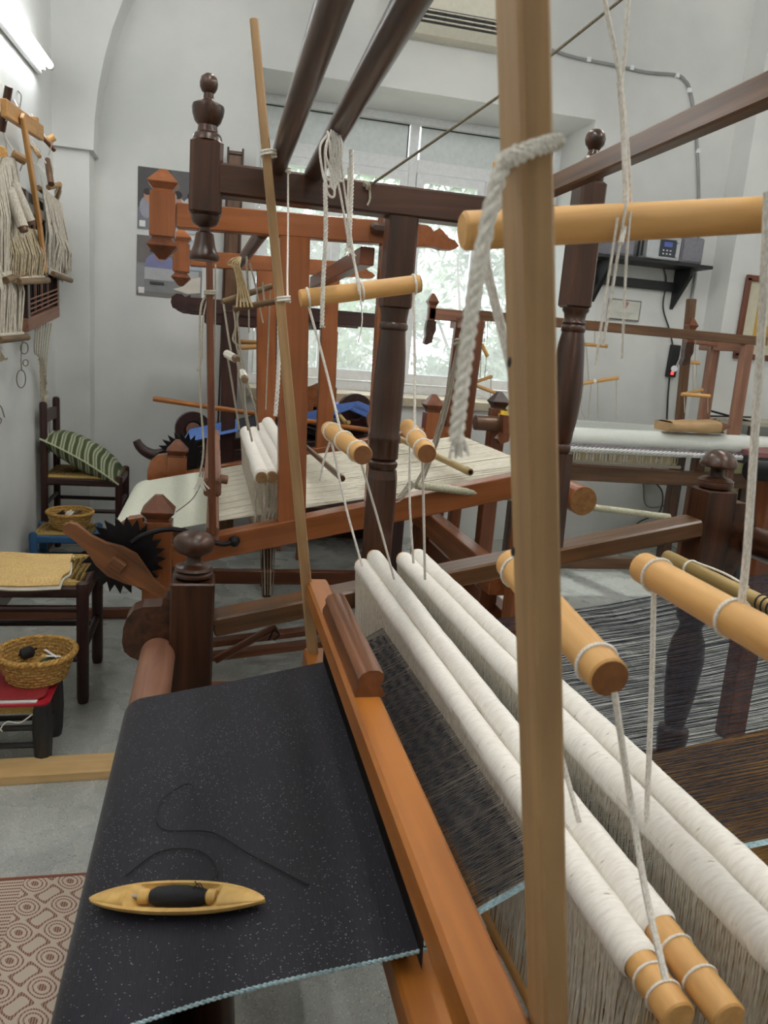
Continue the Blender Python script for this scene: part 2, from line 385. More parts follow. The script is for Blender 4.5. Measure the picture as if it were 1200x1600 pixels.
def tree(base, h, crown, n, mi, label, leaf=.09):
    t = thing('garden_tree', base, label, 'tree', 'trees outside the window')
    base = Vector(base); rod('trunk', base, base+V(.1, 0, h*.7), .09, BARK, t, 10, .04)
    for s in range(3):
        a = s*2.1; rod('branch', base+V(.05, 0, h*.35), base+V(math.cos(a)*crown*.6, math.sin(a)*crown*.5, h*(.65+.08*s)), .035, BARK, t, 8, .012)
    vs_, fs_ = [], []
    cl = [(V(random.gauss(0, crown*.45), random.gauss(0, crown*.35), h*random.uniform(.28, 1.0)), random.uniform(.3, .6)*crown*.6) for _ in range(26)]
    for i in range(n):
        c, r = random.choice(cl); p = c+V(random.gauss(0, r*.5), random.gauss(0, r*.5), random.gauss(0, r*.45))
        a = V(random.gauss(0, 1), random.gauss(0, 1), random.gauss(0, 1)).normalized(); b = a.orthogonal().normalized()
        s = leaf*random.uniform(.6, 1.3); k = len(vs_)
        vs_ += [p-a*s, p+b*s*.4, p+a*s, p-b*s*.4]; fs_.append((k, k+1, k+2, k+3))
    o = link('foliage', mesh(vs_, fs_), LEAFS[mi], t, Matrix.Translation(base)); o['kind'] = 'stuff'
tree((1.0, 10.2, -.3), 4.4, 1.5, 5200, 0, 'leafy green tree outside behind the left window sashes')
tree((3.2, 9.8, -.3), 3.6, 1.4, 5200, 1, 'grey green shrub tree outside behind the middle of the window')
tree((5.6, 11.0, -.3), 4.0, 1.7, 4200, 2, 'pale leafed tree outside behind the right window sashes')
tree((-1.2, 12.0, -.3), 4.6, 1.8, 4200, 1, 'tree outside seen at the left edge of the window')
tree((2.0, 13.5, -.3), 3.6, 2.6, 4200, 2, 'broad pale tree farthest back in the garden')

# fluorescent battens
LAMPW = plain('lamp housing white', lin(226, 228, 230), .4)
FILL_TUBE = plain('lit fill tube', (1, 1, 1, 1), .4, emit=(1, .985, .95, 1), estr=FILL_TUBE_STRENGTH)  # for the added lamps overhead only
TUBEW = plain('lit wall tube', (1, 1, 1, 1), .4, emit=(.95, .98, 1, 1), estr=WALL_TUBE)
def lamp(p0, p1, inw, label, grp='fluorescent battens'):
    """p0-p1 along the wall, inw = direction into the room"""
    p0, p1, inw = Vector(p0), Vector(p1), Vector(inw); d = (p1-p0).normalized()
    t = thing('fluorescent_lamp', (p0+p1)/2, label, 'lamp', grp)
    beam('housing', p0+inw*.02, p1+inw*.02, .09 if abs(inw.z) > .5 else .03, .03 if abs(inw.z) > .5 else .09, LAMPW, t)
    for p, s in ((p0, 1), (p1, -1)): beam('socket', p+inw*.035, p+inw*.035+d*s*.03, .05, .05, LAMPW, t)
    c = rod('tube', p0+inw*.085+d*.03, p1+inw*.085-d*.03, .019, FILL_TUBE if abs(inw.z) > .5 else TUBEW, t, 12)
    for p, s in ((p0, 1), (p1, -1)): rod('end_cap', p+inw*.085+d*s*.015, p+inw*.085+d*s*.05, .021, STEEL, c, 12)
lamp((XL, 3.75, 2.86), (XL, 5.2, 2.93), (1, 0, 0), 'lit fluorescent tube high on the left wall above the hanging loom parts')
lamp((XL, .2, 3.0), (XL, 1.65, 3.0), (1, 0, 0), 'added unseen fluorescent tube on the left wall beside the camera')  # added tube out of view, brightens the left side
lamp((XR, 1.2, 3.0), (XR, 2.65, 3.0), (-1, 0, 0), 'added unseen fluorescent tube on the right wall')  # added unseen counterpart of the left wall tube, for more light
for i, (x, y, zl) in enumerate(((.3, 1.0, 3.7), (2.4, 1.0, 3.7), (.6, 3.4, 3.9), (2.8, 3.4, 3.9), (1.6, -1.5, 3.9))):  # unseen hanging lamps added to brighten the room
    lamp((x, y-.72, zl), (x, y+.72, zl), (0, 0, -1), ['added unseen ceiling lamp over the near dark loom', 'added unseen ceiling lamp over the right of the near loom', 'added unseen ceiling lamp over the orange loom', 'added unseen ceiling lamp toward the right wall', 'added unseen ceiling lamp behind the camera', 'added unseen ceiling lamp behind the camera at right'][i])
    for s in (-.5, .5): cord('hanger', [(x, y+s, zl-.01), (x, y+s, ZC)], .004, STEEL, bpy.data.objects[[o.name for o in COL.objects if o.name.startswith('fluorescent_lamp')][-1]], sm=False)
# ------------------------------------------------------------------ loom builders
def finial_pyr(name, c, w, h, mat, par, flip=False):
    """square pyramid knob on a waist"""
    pr = [(w*.36, 0), (w*.36, h*.12), (w*.55, h*.38), (w*.55, h*.42), (w*.12, h*1.0), (w*.1, h)]
    if flip: pr = [(r, -z) for r, z in reversed(pr)]
    return lathe(name, c, pr, mat, par, square=True)
def heddle_shaft(pf, pn, drop, n, label, cat_group, r=.0175, wrap=.0215, bare=.07, rodmat=None, low=True, cordend=False, fill=.0011):
    """upper rod wound with cotton, heddle strings, lower rod; pf far end, pn near end"""
    pf, pn = Vector(pf), Vector(pn); d = (pn-pf).normalized(); L = (pn-pf).length
    t = thing('heddle_shaft', (pf+pn)/2-V(0, 0, drop), label, 'heddle shaft', cat_group)
    u = rod('upper_rod', pf, pn, r, rodmat or DOWEL, t, 18)
    # yarn wrap with uneven winding
    m = frame(pf, pn); a, b = .012, L-bare; k = int((b-a)/.006); pr = []
    rnd = random.Random(hash(label) % 999)
    vs_, fs_ = [], []; seg = 20
    for i in range(k+1):
        z = a+(b-a)*i/k; base = wrap*(1+.02*math.sin(i*.11+1)+.012*math.sin(i*.37))+rnd.uniform(-.0003, .0003)
        if i in (0, k): base = r+.0008
        for s in range(seg):
            an = 2*math.pi*s/seg; rr = base*(1+.03*math.sin(an*2+i*.03))
            vs_.append((rr*math.cos(an), rr*math.sin(an), z))
    for i in range(k):
        for s in range(seg):
            j = (s+1) % seg; fs_.append((i*seg+s, i*seg+j, i*seg+seg+j, i*seg+seg+s))
    link('yarn_winding', mesh(vs_, fs_), WRAP, t, m, True)
    dn = V(0, 0, -1); side = d.cross(dn).normalized(); S = []
    for i in range(n):
        q = pf+d*(a+.008+(b-a-.016)*(i+.5)/n)
        for sgn in (-1, 1):
            o = side*sgn*(wrap*.93); bt = q+dn*drop+d*rnd.uniform(-.004, .004)
            S.append([q+o+V(0, 0, .004), q+o*.55+dn*(drop*.5)+d*rnd.uniform(-.003, .003), bt+side*sgn*.009])
    threads('heddle_strings', S, fill, HEDD, t)
    if low: rod('lower_rod', pf+dn*drop, pn+dn*drop, r*.8, rodmat or DOWEL, t, 14)
    for e in ((L-bare*.75), (L-bare*.4)):
        loop('binding', pf+d*e, d, r+.001, .0016, WHITEC, t, turns=1)
    return t
def wrapmat():
    m, N, L, B = nt('wound cotton'); tc = N.new('ShaderNodeTexCoord'); mp = N.new('ShaderNodeMapping'); mp.inputs['Scale'].default_value = (50, 50, 260); L.new(tc.outputs['Object'], mp.inputs[0])
    n = N.new('ShaderNodeTexNoise'); n.inputs['Scale'].default_value = 1; n.inputs['Detail'].default_value = 3; n.inputs['Distortion'].default_value = .5; L.new(mp.outputs[0], n.inputs['Vector'])
    r = ramp(N, [lin(150, 130, 114), lin(230, 224, 214), lin(242, 238, 230)], [.24, .30, .6]); L.new(n.outputs['Fac'], r.inputs[0]); L.new(r.outputs[0], B.inputs['Base Color'])  # dark streaks paint the shade of creases between the windings
    B.inputs['Roughness'].default_value = .85; B.inputs['Specular IOR Level'].default_value = .15
    bp = N.new('ShaderNodeBump'); bp.inputs['Strength'].default_value = .5; bp.inputs['Distance'].default_value = .002; L.new(n.outputs['Fac'], bp.inputs['Height']); L.new(bp.outputs[0], B.inputs['Normal']); return m
WRAP = wrapmat()
HEDD = yarn('heddle cotton', lin(196, 184, 164), lin(236, 230, 216), scale=(900, 900, 30))

# ------------------------------------------------------------------ near dark loom (A)
A = thing('dark_loom', (.7, 1.15, 0), 'dark brown turned-post floor loom in the foreground carrying black cloth', 'loom')
YF, YN = 2.15, .30
SL = .219                               # rise of the side rails
def railz(x): return 0.6852+SL*(x-0.0215)
BALL = [(.036, 0), (.047, .006), (.052, .014), (.052, .022), (.044, .03), (.05, .036), (.046, .046), (.026, .052), (.02, .062), (.02, .084), (.028, .092), (.044, .1), (.051, .112), (.054, .13), (.051, .148), (.042, .162), (.026, .172), (.008, .177), (.001, .177)]
def grow(prof, k=1.075): return [(r*k, z*k) for r, z in prof]
for Y in (YF, YN):
    s = 1 if Y == YF else -1
    # front post with ball knob
    p = beam('front_post', (-0.0376, Y, 0), (-0.0376, Y, 0.8206), .121, .118, DARK, A, .006)
    lathe('ball_knob', (-0.0376, Y, 0.8206), [(r*1.07, z*.775) for r, z in BALL], DARK, p, 28)
    beam('side_rail', (0.0215, Y, railz(0.0215)), (1.5372, Y, railz(1.5372)), .096, .056, WORN, A, .006)
    prism('beam_bracket', [(0, 0.7636), (-.022, 0.7712), (-.03, 0.7475), (-.08, 0.7443), (-.105, 0.7335), (-.122, 0.7099), (-.131, 0.683), (-.134, 0.64), (-.128, 0.6131), (-.112, 0.597), (-.09, 0.5863), (-.06, 0.554), (0, 0.5002)], .07, DARK, A, (-0.0914, Y, 0), (1, 0, 0), (0, 0, 1))
    # turned back post with beehive knob
    q = beam('back_post', (1.5856, Y, 0.7475), (1.5856, Y, 1.1399), .107, .105, DARK, A, .006)
    lathe('beehive_knob', (1.5856, Y, 1.1399), grow([(.04, 0), (.049, .005), (.052, .015), (.05, .024), (.052, .026), (.04, .034), (.022, .038), (.02, .058), (.022, .062), (.048, .066)]+[(.054*math.cos(a)+(.0012 if i % 2 else 0), .066+.052*math.sin(a)) for i, a in enumerate([.1+k*.13 for k in range(11)])]+[(.004, .119)]), DARK, q, 28)
    lathe('turned_leg', (1.5856, Y, 0), [(.048, 0), (.053, .03), (.053, .10), (.032, .12), (.038, .15), (.053, .28), (.05, .3), (.032, .31), (.036, .33), (.05, .42), (.06, .56), (.053, .62), (.037, .66), (.037, .68), (.053, .7), (.053, 0.7475)], DARK, q, 20)
    prism('beam_bracket', [(0, .11), (.06, .11), (.09, .09), (.1, .05), (.1, 0), (.09, -.06), (.06, -.1), (.03, -.18), (0, -.2)], .06, DARK, A, (1.6394, Y, .99), (1, 0, 0), (0, 0, 1))
    # middle upright : square head, turned shaft, square foot
    u = beam('upright', (0.4859, Y, 1.6075), (0.4859, Y, 1.8494), .08, .075, DARK, A, .006)
    lathe('turned_shaft', (0.4859, Y, 1.156), grow([(.034, 0), (.04, .01), (.04, .02), (.034, .026), (.04, .032), (.04, .075), (.043, .08), (.043, .09), (.039, .1), (.04, .16), (.041, .24), (.038, .31), (.034, .35), (.033, .365), (.038, .37), (.038, .38), (.034, .385), (.035, .4), (.038, .42)]), DARK, u, 24)
    lathe('lower_shaft', (0.4891, Y, .55), [(.049, 0), (.046, .2), (.044, .58), (.04, 1.156-.55)], DARK, u, 8, smooth=False)
    # tall turned rear upright with finial
    v = beam('tall_post', (1.0212, Y, 1.6559), (1.0212, Y, 2.0), .077, .075, DARK, A, .007)
    lathe('finial', (1.0212, Y, 2.0), grow([(.03, 0), (.034, .006), (.034, .022), (.039, .028), (.039, .045), (.034, .05), (.026, .056), (.017, .066), (.014, .078), (.017, .084), (.024, .092), (.027, .105), (.024, .118), (.014, .128), (.002, .131)]), DARK, v, 24)
    lathe('turned_shaft', (1.0266, Y, 1.2312), grow([(.03, 0), (.034, .006), (.034, .02), (.03, .026), (.034, .034), (.036, .06), (.04, .085), (.043, .11), (.046, .16), (.045, .2), (.036, .3), (.03, .33), (.033, .335), (.033, .345), (.03, .35), (.033, .356), (.028, .365), (.03, .38), (.036, .388), (.036, .395)]), DARK, v, 24)
    lathe('lower_shaft', (1.0374, Y, .30), [(.043, 0), (.045, .6), (.039, 1.2312-.30)], DARK, v, 8, smooth=False)
    # top beam with pendant end
    beam('top_beam', (-.022 if Y == YF else .07, Y, 1.8838), (0.9998, Y, 1.8838), .075, .077, DARK, A, .006)
    if Y == YF:
        e = beam('pendant_block', (-0.0323, Y, 1.7956), (-0.0323, Y, 1.973), .082, .08, DARK, A, .009)
        lathe('finial', (-0.0323, Y, 1.973), grow([(.036, 0), (.033, .012), (.03, .016), (.024, .02), (.022, .034), (.03, .042), (.036, .058), (.0375, .072), (.0365, .078), (.03, .082), (.018, .086), (.012, .092), (.0115, .104), (.016, .108), (.02, .116), (.021, .126), (.018, .138), (.008, .146), (.001, .147)]), DARK, e, 24)
        lathe('drop_bell', (-0.0323, Y, 1.6849), grow([(.033, 0), (.036, .004), (.036, .012), (.031, .02), (.026, .034), (.023, .052), (.021, .062), (.013, .067), (.012, .076), (.022, .08), (.028, .084), (.033, .092), (.034, .102)]), DARK, e, 24)
    # low stretchers
    beam('stretcher', (-.03, Y, .30), (1.58, Y, .16), .06, .08, DARK, A, .005)
rod('overhead_roller', (0.1451, 2.17, 1.9321), (0.1311, .16, 1.9354), .024, DARK, A, 20)
rod('overhead_roller', (0.2387, 2.15, 1.9268), (0.2204, .16, 1.93), .023, DARK, A, 20)
beam('cross_rail', (0.8492, 2.19, 1.944), (0.8331, .2, 1.944), .036, .047, WORN, A, .004)
rod('breast_beam', (-.128, 2.22, .606), (-.128, .22, .606), .048, GREYWOOD, A, 26)
rod('cloth_roller', (.02, 2.15, .36), (.02, .3, .36), .05, DARK, A, 18)
rod('back_beam', (1.74, 2.25, .975), (1.74, .2, .975), .05, DARK, A, 20)
beam('cross_stretcher', (-.03, 2.1, .22), (-.03, .35, .22), .07, .09, GREYWOOD, A)
beam('cross_stretcher', (1.0, 2.1, .12), (1.0, .35, .12), .06, .08, GREYWOOD, A)
beam('treadle_bar', (.62, 2.3, .05), (.62, .4, .05), .05, .05, GREYWOOD, A)
for k in range(2): beam('treadle', (.05, 1.15+.12*k, .07), (.95, 1.15+.12*k, .07), .07, .025, ORANGE_D, A)
# dark thin sticks resting under the far rail
st = thing('stick', (.15, 2.06, .62), 'thin dark stick tied under the far rail of the near loom', 'stick')
rod('shaft', at(336, 1032, 2.2), at(432, 978, 2.2), .012, ORANGE_D, st, 10); cord('tie', [at(420, 1000, 2.18), at(428, 985, 2.18), at(436, 992, 2.18), at(428, 1000, 2.18)], .003, IRON, st)

# black cloth, selvedge and warp
T2, XB0, ZB0 = .2, -.175, .65
def wz(x): return ZB0+T2*(x-XB0)
CY0, CY1 = .815, 1.735
def clothmat():
    m, N, L, B = nt('black cloth with silver flecks'); tc = N.new('ShaderNodeTexCoord')
    mp = N.new('ShaderNodeMapping'); mp.inputs['Scale'].default_value = (480, 1100, 480); L.new(tc.outputs['Object'], mp.inputs[0])
    v = N.new('ShaderNodeTexVoronoi'); v.inputs['Scale'].default_value = 1; L.new(mp.outputs[0], v.inputs['Vector'])
    sp = N.new('ShaderNodeSeparateColor'); L.new(v.outputs['Color'], sp.inputs[0])
    n0 = N.new('ShaderNodeTexNoise'); n0.inputs['Scale'].default_value = 6; L.new(tc.outputs['Object'], n0.inputs['Vector'])
    r0 = ramp(N, [(0, 0, 0, 1), (.035,)*3+(1,)], [.35, .7]); L.new(n0.outputs['Fac'], r0.inputs[0])
    su = N.new('ShaderNodeMath'); su.operation = 'ADD'; L.new(sp.outputs[0], su.inputs[0]); L.new(r0.outputs[0], su.inputs[1])
    gt = N.new('ShaderNodeMath'); gt.operation = 'GREATER_THAN'; gt.inputs[1].default_value = .9945; L.new(su.outputs[0], gt.inputs[0])
    lt = N.new('ShaderNodeMath'); lt.operation = 'LESS_THAN'; lt.inputs[1].default_value = .42; L.new(v.outputs['Distance'], lt.inputs[0])
    mu = N.new('ShaderNodeMath'); mu.operation = 'MULTIPLY'; L.new(gt.outputs[0], mu.inputs[0]); L.new(lt.outputs[0], mu.inputs[1])
    mp2 = N.new('ShaderNodeMapping'); mp2.inputs['Scale'].default_value = (900, 40, 900); L.new(tc.outputs['Object'], mp2.inputs[0])
    n = N.new('ShaderNodeTexNoise'); n.inputs['Scale'].default_value = 1; n.inputs['Detail'].default_value = 2; L.new(mp2.outputs[0], n.inputs['Vector'])
    r = ramp(N, [lin(15, 14, 21), lin(35, 33, 44)], [.3, .7]); L.new(n.outputs['Fac'], r.inputs[0])
    mx = N.new('ShaderNodeMixRGB'); L.new(mu.outputs[0], mx.inputs[0]); L.new(r.outputs[0], mx.inputs[1]); mx.inputs[2].default_value = lin(190, 196, 210)
    L.new(mx.outputs[0], B.inputs['Base Color']); B.inputs['Roughness'].default_value = .55; B.inputs['Specular IOR Level'].default_value = .3
    B.inputs['Sheen Weight'].default_value = .12; B.inputs['Sheen Roughness'].default_value = .4
    bp = N.new('ShaderNodeBump'); bp.inputs['Strength'].default_value = .3; bp.inputs['Distance'].default_value = .001; L.new(n.outputs['Fac'], bp.inputs['Height']); L.new(bp.outputs[0], B.inputs['Normal']); return m
CLOTH = clothmat()
FELL = .30
BC = V(-.128, 0, .606); BR = .0505; ang = math.atan(T2)
def cloth_fn(u, v):
    Y = CY0+(CY1-CY0)*v
    Ltop = (FELL-(BC.x-BR*math.sin(ang)))
    bow = .012*math.sin(math.pi*u)*(1-2*v) if u < 1 else 0
    tx = V(BC.x-BR*math.sin(ang), 0, BC.z+BR*math.cos(ang)); s = u
    if s < .62:
        q = 1-s/.62; x = tx.x+(FELL-tx.x)*q; z = tx.z+(x-tx.x)*T2
        z += .0025*math.sin(7*v+3*q)*math.sin(math.pi*q)
        return V(x, Y+bow*math.sin(math.pi*q), z)
    if s < .84:
        a = math.pi/2+ang+(s-.62)/.22*math.radians(150); return V(BC.x+BR*math.cos(a), Y, BC.z+BR*math.sin(a))
    a = math.pi/2+ang+math.radians(150); p = V(BC.x+BR*math.cos(a), Y, BC.z+BR*math.sin(a)); e = V(-.03, Y, .36)
    return p.lerp(e, (s-.84)/.16)
ct = thing('black_cloth', (.2, 1.27, .6), 'black silver-flecked cloth being woven on the near loom with its warp', 'cloth')
sheet('woven_cloth', cloth_fn, 70, 30, CLOTH, ct, .0015)
SELV = yarn('pale blue selvedge', lin(128, 158, 168), lin(180, 202, 206), scale=(200, 200, 200))
sel = [cloth_fn(i/60*.84, 0)+V(0, -.002, .001) for i in range(61)]
cord('selvedge_edge', sel, .0028, SELV, ct, strands=2, pitch=.012, sm=False)
# warp: two sheds from the fell through the heddles, then one plane to the back beam
rnd = random.Random(3); S = []; S2 = []; XH = .45; XK = 1.72
NW = 430
for i in range(NW):
    y = CY0+.012+(CY1-CY0-.012)*(i+.5)/NW+rnd.uniform(-.0007, .0007); sh = (.004 if i % 2 else -.018)
    if rnd.random() < .10: continue
    y2 = y+rnd.uniform(-.0008, .0008)
    S.append([(FELL-.01, y, wz(FELL)+.001), (XH, y2, wz(XH)+.066+sh), (.60, y2, wz(.6)+.03+sh*.5), (1.02, y2+rnd.uniform(-.002, .002), wz(1.02)+rnd.uniform(-.004, .004)), (XK, y, wz(XK)-.001+rnd.uniform(-.003, .003)), (1.79, y, .96)])
WARPB = yarn('charcoal warp yarn', lin(22, 22, 28), lin(58, 60, 70), scale=(100, 500, 100))
threads('warp_threads', S, .00062, WARPB, ct)
S = []
for i in range(14):
    y = CY0+.011*i/14
    S.append([(FELL-.01, y, wz(FELL)+.001), (XH, y, wz(XH)+.062), (.6, y, wz(.6)+.03), (1.02, y, wz(1.02)), (XK, y, wz(XK)-.001), (1.79, y, .96)])
threads('selvedge_warp', S, .0006, SELV, ct)
# lower brown layer of warp
br = thing('brown_warp', (1.3, 1.2, .4), 'golden brown warp sheet running under the black warp of the near loom', 'warp')
BRW = yarn('golden brown yarn', lin(70, 48, 26), lin(150, 112, 64), scale=(20, 700, 20))
def brown_fn(u, v): x = .75+1.25*u; y = .25+1.42*v; return V(x, y, .40+.2*(x-.75)+.004*math.sin(40*v)*math.sin(5*u))
sheet('brown_sheet', brown_fn, 20, 60, BRW, br, .004)
for y in (.3, 1.6): beam('batten_support', (.75, y, .37), (2.0, y, .62), .03, .03, DARK, br)
for x_, z_ in ((.76, .34), (1.97, .59)):
    for y in (.3, 1.6): beam('leg', (x_, y, 0), (x_, y, z_+.02), .04, .04, DARK, br)

# beater
bt = thing('beater', (.277, 1.2, .7), 'honey coloured wooden beater across the black cloth with pale upright arms', 'beater')
cap = beam('cap_bar', (.277, 1.89, .878), (.277, .42, .878), .056, .052, BATTEN, bt, .006)
lb = beam('lower_bar', (.282, 1.9, .685), (.282, .42, .685), .056, .05, BATTEN, bt, .005)
GRIP = wood('polished grip wood', lin(86, 50, 28), lin(146, 92, 56), .28, .8, .6)
prof = [(-.026, 0), (-.026, .012), (-.02, .024), (-.022, .034), (-.016, .044), (-.004, .05), (.012, .05), (.022, .044), (.024, .034), (.018, .024), (.024, .012), (.028, 0)]
prism('hand_grip', prof, .42, GRIP, cap, (.283, 1.42, .903), (1, 0, 0), (0, 0, 1), True)
S = [[(.284, .8+.94*i/420, .725), (.280, .8+.94*i/420, .86)] for i in range(421)]
threads('reed', S, .0005, plain('dark reed', lin(34, 30, 28), .5), bt)
fa = beam('arm', (.283, 1.872, .66), (.062, 1.872, 2.17), .028, .026, PALE, bt, .003, w1=.018, d1=.018)
for (u, v) in ((419.5, 240), (442, 468)): loop('binding', at(u, v, 1.872), (-.145, 0, 1), .0165, .0028, WHITEC, fa, turns=2, pitch=.006)
na = beam('arm', (.346, .535, .72), (.170, .535, 1.86), .023, .043, PALE, bt, .003)
cord('binding', [at(784, 248, .50), at(800, 240, .50), at(830, 228, .50), at(868, 218, .505), at(872, 224, .54), at(840, 240, .575), at(800, 256, .56), at(784, 250, .50), at(800, 252, .497), at(830, 238, .497), at(868, 226, .503)], .0042, WHITEC, na, strands=3, pitch=.012)
for (u, v) in ((822, 568), (826, 863)): lathe('knot', at(u, v, .511)+V(-.012, .001, 0), [(.004, 0), (.003, .0006), (.001, .001)], IRON, na, 8, axis=(-1, -.02, 0))
# thick rope hanging from the near arm
rp = thing('thick_rope', at(800, 245, .5), 'thick white twisted rope hanging from the near beater arm', 'rope')
cord('rope', [at(812, 236, .497), at(785, 262, .50), at(768, 320, .5), at(752, 400, .5), at(735, 500, .5), at(722, 600, .5), at(712, 690, .5)], .0058, WHITEC, rp, strands=3, pitch=.022)
for k in range(7): cord('frayed_end', [at(714, 670, .5), at(708+3*k, 690, .5), at(702+5*k, 712+random.uniform(-8, 6), .5+random.uniform(-.005, .005))], .0012, WHITEC, rp, 5)
rp2 = thing('slack_cord', at(765, 380, .62), 'slack white cord beside the thick rope running down behind the near arm', 'cord')
cord('cord', [at(790, 300, .62), at(768, 340, .62), at(758, 400, .62), at(775, 480, .62), at(795, 560, .62), at(812, 640, .62), at(818, 720, .62)], .0042, WHITEC, rp2, 7)

# heddle shafts
G = 'heddle shafts of the near loom'
heddle_shaft(V(.431, 2.085, .887), V(.478, .562, .863), .25, 330, 'white-wound heddle shaft nearest the beater on the near loom', G, r=.019, wrap=.0225)
heddle_shaft(V(.466, 2.09, .912), V(.522, .545, .873), .25, 330, 'second white-wound heddle shaft from the beater, with bare honey tip', G, r=.019, wrap=.0225, bare=.12)
heddle_shaft(V(.548, 2.07, .912), V(.602, .50, .91), .27, 330, 'third white-wound heddle shaft from the beater, right of the gap', G, r=.019, wrap=.0225)
heddle_shaft(V(.593, 2.09, .917), V(.655, .48, .915), .27, 330, 'white-wound heddle shaft farthest from the beater on the near loom', G, r=.019, wrap=.0225)

# balance rods and their cords
def dowel(p0, p1, r, label, cords, rings, grp, matc=None):
    p0, p1 = Vector(p0), Vector(p1); d = (p1-p0).normalized()
    t = thing('balance_rod', (p0+p1)/2, label, 'rod', grp)
    c = rod('dowel', p0, p1, r, DOWEL, t, 22, bev=.003); lathe('cut_end', p1, [(r*.93, 0), (r*.93, .0006), (r*.1, .0008)], ENDGRAIN, c, 22, axis=d)
    for f in rings: loop('cord_ring', p0.lerp(p1, f), d, r+.001, .0026, WHITEC, t, turns=1)
    for pts, rr in cords: cord('cord', pts, rr, matc or WHITEC, t)
    return t
gA = 'balance rods of the near loom'
a, b = at(468, 467, 1.67), at(656, 443, 1.67)
hang = [([at(545, 262, 1.66), at(545, 360, 1.66), at(560, 440, 1.65), at(562, 460, 1.65)], .003), ([at(532, 250, 1.64), at(550, 380, 1.65), at(560, 455, 1.648)], .0022), ([at(563, 460, 1.645), at(566, 500, 1.645), at(560, 535, 1.645)], .0014)]
dowel(a, b, .019, 'long pine balance rod hanging before the window from the far overhead rollers', hang, (.07, .51, .95), gA)
c0, c1 = at(514, 671, 1.80), at(567, 711, 1.44)
dowel(c0, c1, .0195, 'short pine rod hanging left of the dark middle post', [([at(480, 470, 1.665), at(510, 580, 1.66), at(536, 690, 1.62)], .003), ([at(517, 686, 1.78), at(540, 790, 1.76), at(566, 885, 1.74)], .003), ([at(562, 716, 1.47), at(590, 810, 1.6), at(616, 905, 1.66)], .003), ([at(517, 686, 1.785), at(506, 720, 1.785), at(500, 752, 1.785)], .0028)], (.12, .5, .88), gA)
c0, c1 = at(637, 667, 1.80), at(667, 709, 1.44)
dowel(c0, c1, .0195, 'short pine rod hanging right of the dark middle post', [([at(646, 450, 1.665), at(648, 560, 1.65), at(648, 685, 1.62)], .003), ([at(641, 684, 1.74), at(640, 780, 1.74), at(646, 880, 1.74)], .003), ([at(660, 716, 1.47), at(662, 800, 1.55), at(664, 905, 1.62)], .003)], (.5, .86), gA)
a, b = at(722, 361, .80), at(722, 361, .80)+V(.50, 0, .078)
dowel(a, b, .0195, 'thick honey balance rod crossing behind the near beater arm at right', [([at(985, 355, .82), at(982, 260, .82), at(970, 130, .82), at(945, 0, .82), at(940, -60, .82)], .0026), ([at(970, 130, .822), at(978, 60, .82), at(984, -60, .82)], .0026), ([at(968, 128, .815), at(974, 200, .81), at(978, 330, .79), at(970, 380, .775)], .003), ([at(978, 320, .78), at(962, 420, .78), at(942, 540, .78)], .0016), ([at(965, 340, .78), at(950, 440, .78), at(930, 570, .78)], .0014), ([at(985, 330, .78), at(978, 420, .78), at(972, 560, .78)], .0014)], (.12,), gA)
c0, c1 = at(797, 880, .93), at(953, 1060, .63)
dowel(c0, c1, .0205, 'short pine rod with white cord rings behind the near beater arm', [([at(960, 1082, .63), at(985, 1250, .62), at(1010, 1400, .58), at(1040, 1530, .53)], .0034), ([at(800, 896, .92), at(850, 1080, .8), at(905, 1285, .72)], .0034)], (.1, .9), gA)
c0, c1 = at(1004, 886, .87), at(1004, 886, .87)+V(.0, -.40, -.005)
dowel(c0, c1, .0205, 'pine rod at the right edge hanging from a white vertical cord', [([at(1022, 915, .83), at(1018, 1080, .8), at(1010, 1285, .76)], .0034), ([at(1158, 950, .68), at(1168, 850, .68), at(1182, 640, .68), at(1192, 480, .68), at(1200, 300, .68)], .0042)], (.09, .46), gA)

